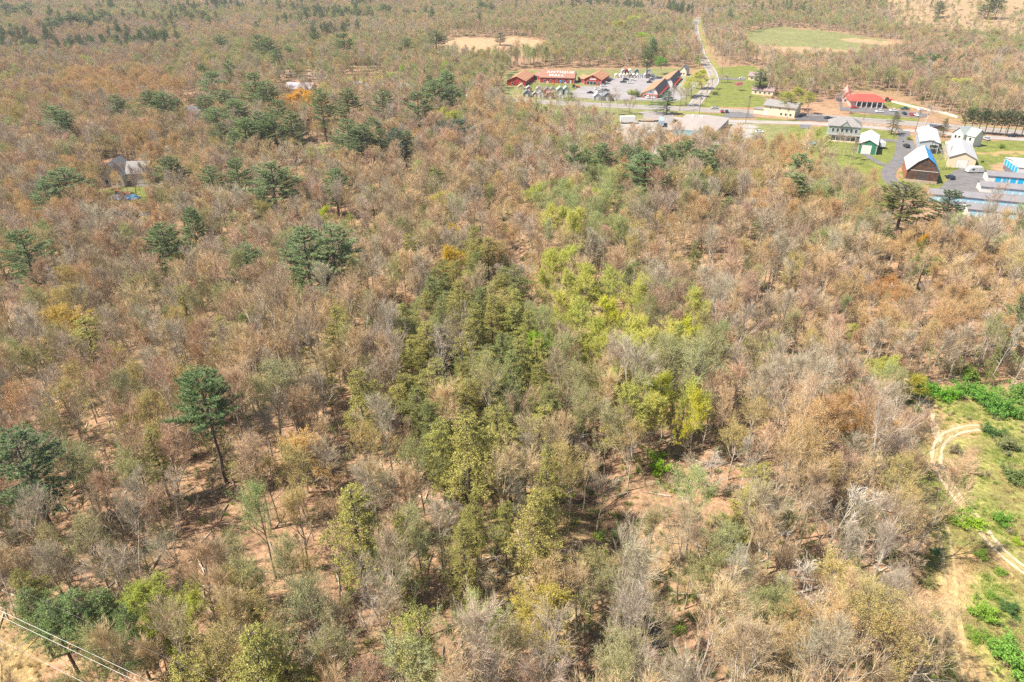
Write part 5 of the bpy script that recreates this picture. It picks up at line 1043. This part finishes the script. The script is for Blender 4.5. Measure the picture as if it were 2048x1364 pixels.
q0 = P(445, 968); [TAKEN.append((q0.x + k * .40, q0.y - k * .92, 4.6)) for k in (0, 3, 6, 9, 12, 15, 18, 21)]
cand = []; r3 = random.Random(2024)
import collections
grid = collections.defaultdict(list)
for t in TAKEN: grid[(int(t[0] // 20), int(t[1] // 20))].append(t)
def free(x, y):
    gx, gy = int(x // 20), int(y // 20)
    for i in (-1, 0, 1):
        for j in (-1, 0, 1):
            for tx, ty, tr_ in grid.get((gx + i, gy + j), ()):
                if (tx - x) ** 2 + (ty - y) ** 2 < tr_ * tr_: return False
    return True
def wood_ok(x, y):
    for w in NOTREE:
        if inside(x, y, w): return False
    if y > 60 and 60 < x < 460 and seg_dist(x, y, WL_SIDE) < 7: return False
    if y > 400 and seg_dist(x, y, WL_MAIN) < 9: return False
    return True
y = 26.0
while y < 1900:
    sp = 4.5 if y < 170 else 4.9 if y < 320 else 5.6 if y < 700 else 6.6 if y < 1200 else 9.0
    half = .80 * (y + 30) + 30; x = -half
    while x < half:
        xx = x + r3.uniform(-.48, .48) * sp; yy = y + r3.uniform(-.48, .48) * sp
        x += sp
        if r3.random() < .10: continue
        if vnoise(xx, yy, 12, 55) > .78 and yy < 330 and r3.random() < .8: continue
        if not wood_ok(xx, yy) or not free(xx, yy): continue
        if inside(xx, yy, SPARSE[0]) and r3.random() < .84: continue
        if yy < 330 and seg_dist(xx, yy, STREAM) < 1.0: continue
        cand.append((xx, yy))
    y += sp
def classify(x, y, z):
    px, py, zc = proj(x, y, z + 12)
    n = vnoise(x, y, 30, 11); n2 = vnoise(x, y, 9, 12)
    for zx, zy, rx, ry, c, pch in ZONES:
        q = ((px - zx) / rx) ** 2 + ((py - zy) / ry) ** 2
        if q < 1 and r3.random() < pch * (1.15 - q * .6): return c
    if n2 > .66 and r3.random() < .5: return BROAD[int(n * 6.99)]
    if r3.random() < (.12 if y < 450 else .06 + .75 * smooth(vnoise(x, y, 110, 5) * 1.6 - .3)): return r3.choice(('orange', 'olive', 'olive', 'gold', 'green', 'green', 'rust') if y < 450 else ('olive', 'olive', 'green', 'olive', 'gold', 'green', 'rust'))
    return None
wood = []
for x, y in cand:
    z = hgt(x, y); px, py, zc = proj(x, y, z + 11); c = classify(x, y, z)
    if zc < 20: continue
    inframe = -60 < px < 2108 and -20 < py < 1440
    dist = math.sqrt(x * x + y * y + (CAMH - 10) ** 2)
    hs = r3.uniform(.68, 1.06) * (.96 if y > 250 else .98) * (.86 + .28 * vnoise(x, y, 24, 71))
    if c == 'lime': hs = max(hs, r3.uniform(.85, 1.05))
    wood.append((dist if inframe else 1e6 + dist, x, y, z, c, hs, r3.uniform(0, 6.28)))
wood.sort(); nb_ = nc_ = 0; rest = []
for d, x, y, z, c, hs, rz in wood:
    if d < 1e6 and c is None and nb_ < 295:
        nb_ += 1; look, t = T_BARE[int((vnoise(x, y, 34, 33) * .75 + r3.random() * .45) * 4.9) % 6]; pale_ = r3.random() < (.45 if x > 8 and y < 120 else .22); look = look.replace('bare', 'pale-limbed') if pale_ else look; e = put_tree('bare_tree', r3.choice(PALEB if pale_ else BARE), (x, y, z), hs * r3.uniform(.84, 1.08), hs * 1.08, rz, vary(t, .10, r3), '', 'bare tree', 'leafless trees of the wood', (r3.gauss(0, .07), r3.gauss(0, .07)))
        PEND.append((e, x, y, z + 11, look, 'tree'))
    elif d < 1e6 and c is not None and nc_ < 290:
        nc_ += 1; look, t = T_BUD[c]; e = put_tree('budding_tree', r3.choice(LEAF if c == 'lime' else BUDS), (x, y, z), hs * r3.uniform(.86, 1.1), hs * 1.08, rz, vary(t, .12, r3), '', 'budding tree', 'budding trees of the wood', (r3.gauss(0, .03), r3.gauss(0, .03)))
        PEND.append((e, x, y, z + 11, look, 'tree'))
    else: rest.append((x, y, z, c, hs, rz))
for px, yt, w, H in [(1600, 840, 60, 14), (1500, 870, 60, 15), (1640, 900, 80, 15), (1700, 950, 110, 15), (1570, 1000, 90, 15), (1750, 960, 90, 13), (2000, 610, 56, 16), (2030, 640, 50, 15), (1420, 590, 76, 15), (1040, 870, 60, 12), (1030, 925, 50, 10), (1130, 850, 76, 12), (1100, 860, 60, 12), (1620, 1130, 110, 14), (1300, 1120, 90, 14), (870, 700, 40, 12), (1270, 850, 60, 13), (1420, 900, 76, 10), (760, 1180, 90, 13), (640, 1250, 90, 12), (1010, 900, 50, 12)]:
    o = tree_at('dead_tree', r3.choice(DEAD), px, yt, w, H, 15, 4.2, (.3, .3, .3), '', 'dead tree', 'dead trees'); p = o.location; PEND.append((o, p.x, p.y, p.z + H * .7, 'pale branching dead', 'tree'))
finish_labels()

# prototypes for what nobody could count: joined trunk and crown, kept outside the scene's own list
pc = bpy.data.collections.new('woodland_kinds')
def joined(a, b_, nm):
    me = bpy.data.meshes.new(nm); v = []; f = []; mi = []; mats = []
    for m in (a, b_):
        base = len(v); co = [0.0] * (len(m.vertices) * 3); m.vertices.foreach_get('co', co); v += [tuple(co[i:i + 3]) for i in range(0, len(co), 3)]
        mo = len(mats); mats += list(m.materials)
        for p in m.polygons: f.append(tuple(base + k for k in p.vertices)); mi.append(mo + p.material_index)
    me.from_pydata(v, [], f)
    for m in mats: me.materials.append(m)
    me.polygons.foreach_set('material_index', mi); me.update(); o = bpy.data.objects.new(nm, me); pc.objects.link(o)
KN = {}
for tagn, lst in (('bare', BARE), ('bud', BUDS), ('pin', PINE[:4]), ('leaf', LEAF)):
    for i, (a, b_, _r, _z) in enumerate(lst): KN.setdefault(tagn, []).append(len(KN.get('_n', []))); KN.setdefault('_n', []).append(1); joined(a, b_, 'kind_%02d' % (len(KN['_n']) - 1))
def scatter(name, pts, coll, label_kind='stuff'):
    """pts: (x, y, z, index, scale xy, scale z, rot z, tint)"""
    me = bpy.data.meshes.new(name); me.from_pydata([p[:3] for p in pts], [], [])
    def att(n, t, data, key='value'):
        a = me.attributes.new(n, t, 'POINT'); a.data.foreach_set(key, data)
    att('pick', 'INT', [p[3] for p in pts]); att('size', 'FLOAT_VECTOR', [c for p in pts for c in (p[4], p[4], p[5])], 'vector'); att('turn', 'FLOAT_VECTOR', [c for p in pts for c in (0, 0, p[6])], 'vector')
    att('tint', 'FLOAT_VECTOR', [c for p in pts for c in p[7]], 'vector')
    o = link(name, me); ng = bpy.data.node_groups.new(name, 'GeometryNodeTree')
    ng.interface.new_socket('Geometry', in_out='INPUT', socket_type='NodeSocketGeometry'); ng.interface.new_socket('Geometry', in_out='OUTPUT', socket_type='NodeSocketGeometry')
    N = ng.nodes; gi = N.new('NodeGroupInput'); go = N.new('NodeGroupOutput'); ip = N.new('GeometryNodeInstanceOnPoints'); ci = N.new('GeometryNodeCollectionInfo')
    ci.inputs['Collection'].default_value = coll; ci.inputs['Separate Children'].default_value = True; ci.inputs['Reset Children'].default_value = True
    ip.inputs['Pick Instance'].default_value = True
    def na(n, t):
        a = N.new('GeometryNodeInputNamedAttribute'); a.data_type = t; a.inputs['Name'].default_value = n; return next(s for s in a.outputs if s.enabled and s.name == 'Attribute')
    L = ng.links.new; L(gi.outputs[0], ip.inputs['Points']); L(ci.outputs[0], ip.inputs['Instance']); L(na('pick', 'INT'), ip.inputs['Instance Index']); L(na('size', 'FLOAT_VECTOR'), ip.inputs['Scale'])
    er = N.new('FunctionNodeEulerToRotation'); L(na('turn', 'FLOAT_VECTOR'), er.inputs[0]); L(er.outputs[0], ip.inputs['Rotation']); L(ip.outputs[0], go.inputs[0])
    md = o.modifiers.new('scatter', 'NODES'); md.node_group = ng
    return tag(o, kind='stuff')
pts = []
for x, y, z, c, hs, rz in rest:
    far = y > 650; sx = hs * r3.uniform(.9, 1.15) * (1.18 if y > 1200 else 1.08 if far else 1)
    if c is None:
        if far and r3.random() < .9 * max(0, vnoise(x, y, 45, 91) - (.62 if x < -100 or y > 1000 else .80)) * 3: pts.append((x, y, z, r3.choice(KN['pin']), sx * .85, hs * 1.12, rz, vary((.22, .29, .14), .2, r3))); continue
        pts.append((x, y, z, r3.choice(KN['bare']), sx, hs, rz, vary(T_BARE[int((vnoise(x, y, 60 if far else 34, 33) * .8 + r3.random() * (.3 if far else .45)) * 4.9) % 6][1], .07 if far else .12, r3)))
    else: pts.append((x, y, z, r3.choice(KN['leaf' if c == 'lime' else 'bud']), sx, hs, rz, vary(T_BUD[c][1], .08 if far else .14, r3)))
o = scatter('woodland', pts, pc); tag(o, 'mass of leafless and budding woodland stretching off beyond the nearer trees', 'woodland')
# undergrowth
uc = bpy.data.collections.new('undergrowth_kinds')
def uproto(m, mats, i):
    o = bpy.data.objects.new('under_%02d' % i, m.mesh('under', mats)); uc.objects.link(o)
uproto(bush(200, 1.2, 1.1, 16, 0, .05, 14), MTT, 0); uproto(bush(201, 1.3, 1.3, 14, 3, .06, 9), MT, 1); uproto(bush(202, 1.0, .8, 8, 3, .08, 6), MT, 2)
def log(seed):
    r = random.Random(seed); m = MB(); p = Vector((0, 0, .15)); pp = [p.copy()]; d = Vector((1, 0, .01))
    for i in range(5): d = (d + Vector((0, r.gauss(0, .08), r.gauss(0, .02)))).normalized(); p = p + d * 1.1; p.z = max(.1, p.z); pp.append(p.copy())
    m.tube(pp, [.16, .15, .12, .1, .07, .04], 5)
    for k in range(8):
        a = pp[2 + k % 4]; e = a + Vector((r.uniform(.2, 1.2), r.uniform(-1, 1), r.uniform(.1, .9))); m.tube([a, e], [.035, .01], 3, cap=False)
    return m
uproto(log(7), [M_BARK], 3); uproto(log(8), [M_BARK], 4)
sap, sac = decid(300, H=6.5, first=.2, nl=8, sub=5, sub2=5, tw=5, spread=.8, lw=1.0)
for i_ in range(len(sap.m)): sap.m[i_] = 0
base_n = len(sap.v); sap.v += sac.v; sap.f += [tuple(base_n + k for k in f) for f in sac.f]; sap.m += [0] * len(sac.f)
uproto(sap, MTT, 5)
def tuft(seed, n=46, h=.5, w=.5):
    r = random.Random(seed); m = MB()
    for _ in range(n):
        p = Vector((r.gauss(0, w * .5), r.gauss(0, w * .5), 0)); sliver(m, p, p + Vector((r.gauss(0, .2), r.gauss(0, .2), h * r.uniform(.5, 1.2))), .07, r, 0)
    return m
uproto(tuft(401), [M_BUD], 6); uproto(tuft(402, 60, .35, .9), [M_BUD], 7)
upts = []; r4 = random.Random(9)
for _ in range(11000):
    y = 48 + 150 * r4.random(); x = r4.uniform(.45, .85) * (y + 25)
    if not inside(x, y, COVERS_MEADOW) or min(seg_dist(x, y, WT1), seg_dist(x, y, WT2)) < 1.5: continue
    if vnoise(x, y, 5, 17) < .25: continue
    s_ = r4.uniform(.4, 1.1); dry = vnoise(x, y, 9, 41) > .56
    upts.append((x, y, hgt(x, y), r4.choice((6, 7, 7)), s_, s_ * r4.uniform(.5, 1.1), r4.uniform(0, 6.28), vary((.40, .33, .16) if dry else r4.choice(((.24, .32, .07), (.30, .34, .09), (.20, .30, .06))), .15, r4)))
meadow = COVERS_MEADOW; wires = NOTREE[-2]
for _ in range(20000):
    y = 40 + 330 * r4.random() ** 1.3; x = r4.uniform(-.82, .82) * (y + 25)
    inm = inside(x, y, meadow); inw = inside(x, y, wires); st = seg_dist(x, y, STREAM) if -30 < x < 60 else 99
    if not (inm or inw) and any(inside(x, y, w) for w in NOTREE): continue
    if inm:
        if min(seg_dist(x, y, WT) for WT in (WT1, WT2)) < 2.2: continue
        if vnoise(x, y, 7, 3) < .45: continue
        k = r4.choice((0, 2, 2, 1)); t = r4.choice(((.20, .30, .06), (.24, .22, .12), (.30, .24, .15), (.22, .34, .05))); s_ = r4.uniform(.3, .9)
    elif inw: k = r4.choice((0, 2)); t = (.32, .26, .11); s_ = r4.uniform(.3, .6)
    else:
        n = vnoise(x, y, 15, 21)
        if n < .35 and st > 8 and r4.random() < .6: continue
        k = r4.choice((0, 0, 1, 2, 3, 4, 4, 0, 1, 5, 5, 5)) if st > 7 else r4.choice((1, 2, 1, 0)); s_ = r4.uniform(.5, 1.1)
        t = r4.choice(((.34, .28, .2), (.30, .30, .15), (.32, .34, .15), (.36, .3, .2))) if k in (0, 5) else r4.choice(((.22, .27, .06), (.17, .24, .06), (.30, .30, .08), (.14, .22, .07)))
        if k == 2 and r4.random() < .3: t = (.26, .40, .05)
    upts.append((x, y, hgt(x, y), k, s_, s_ * r4.uniform(.7, 1.1), r4.uniform(0, 6.28), vary(t, .15, r4)))
for _ in range(9000):
    y = 330 + 800 * r4.random(); x = r4.uniform(-.8, .8) * y
    if any(inside(x, y, w) for w in NOTREE) or seg_dist(x, y, WL_SIDE) < 7: continue
    s_ = r4.uniform(1.0, 2.4); upts.append((x, y, hgt(x, y), r4.choice((0, 1, 1, 2, 5)), s_, s_ * .9, 0.0, vary(r4.choice(((.30, .24, .19), (.24, .26, .08), (.2, .27, .07), (.34, .3, .1))), .15, r4)))
scatter('undergrowth', upts, uc)

# ---------------------------------------------------------------- haze
hm = bpy.data.materials.new('haze'); hm.use_nodes = True; nt = hm.node_tree; nt.nodes.clear()
out = nt.nodes.new('ShaderNodeOutputMaterial'); pv = nt.nodes.new('ShaderNodeVolumePrincipled'); pv.inputs['Color'].default_value = (.93, .95, 1, 1); pv.inputs['Density'].default_value = 0.00011; pv.inputs['Anisotropy'].default_value = 0.3
nt.links.new(pv.outputs[0], out.inputs['Volume'])
m = MB(); m.box(-6500, 6500, -500, 9500, -12, 140); tag(m.build('haze', hm), kind='stuff')
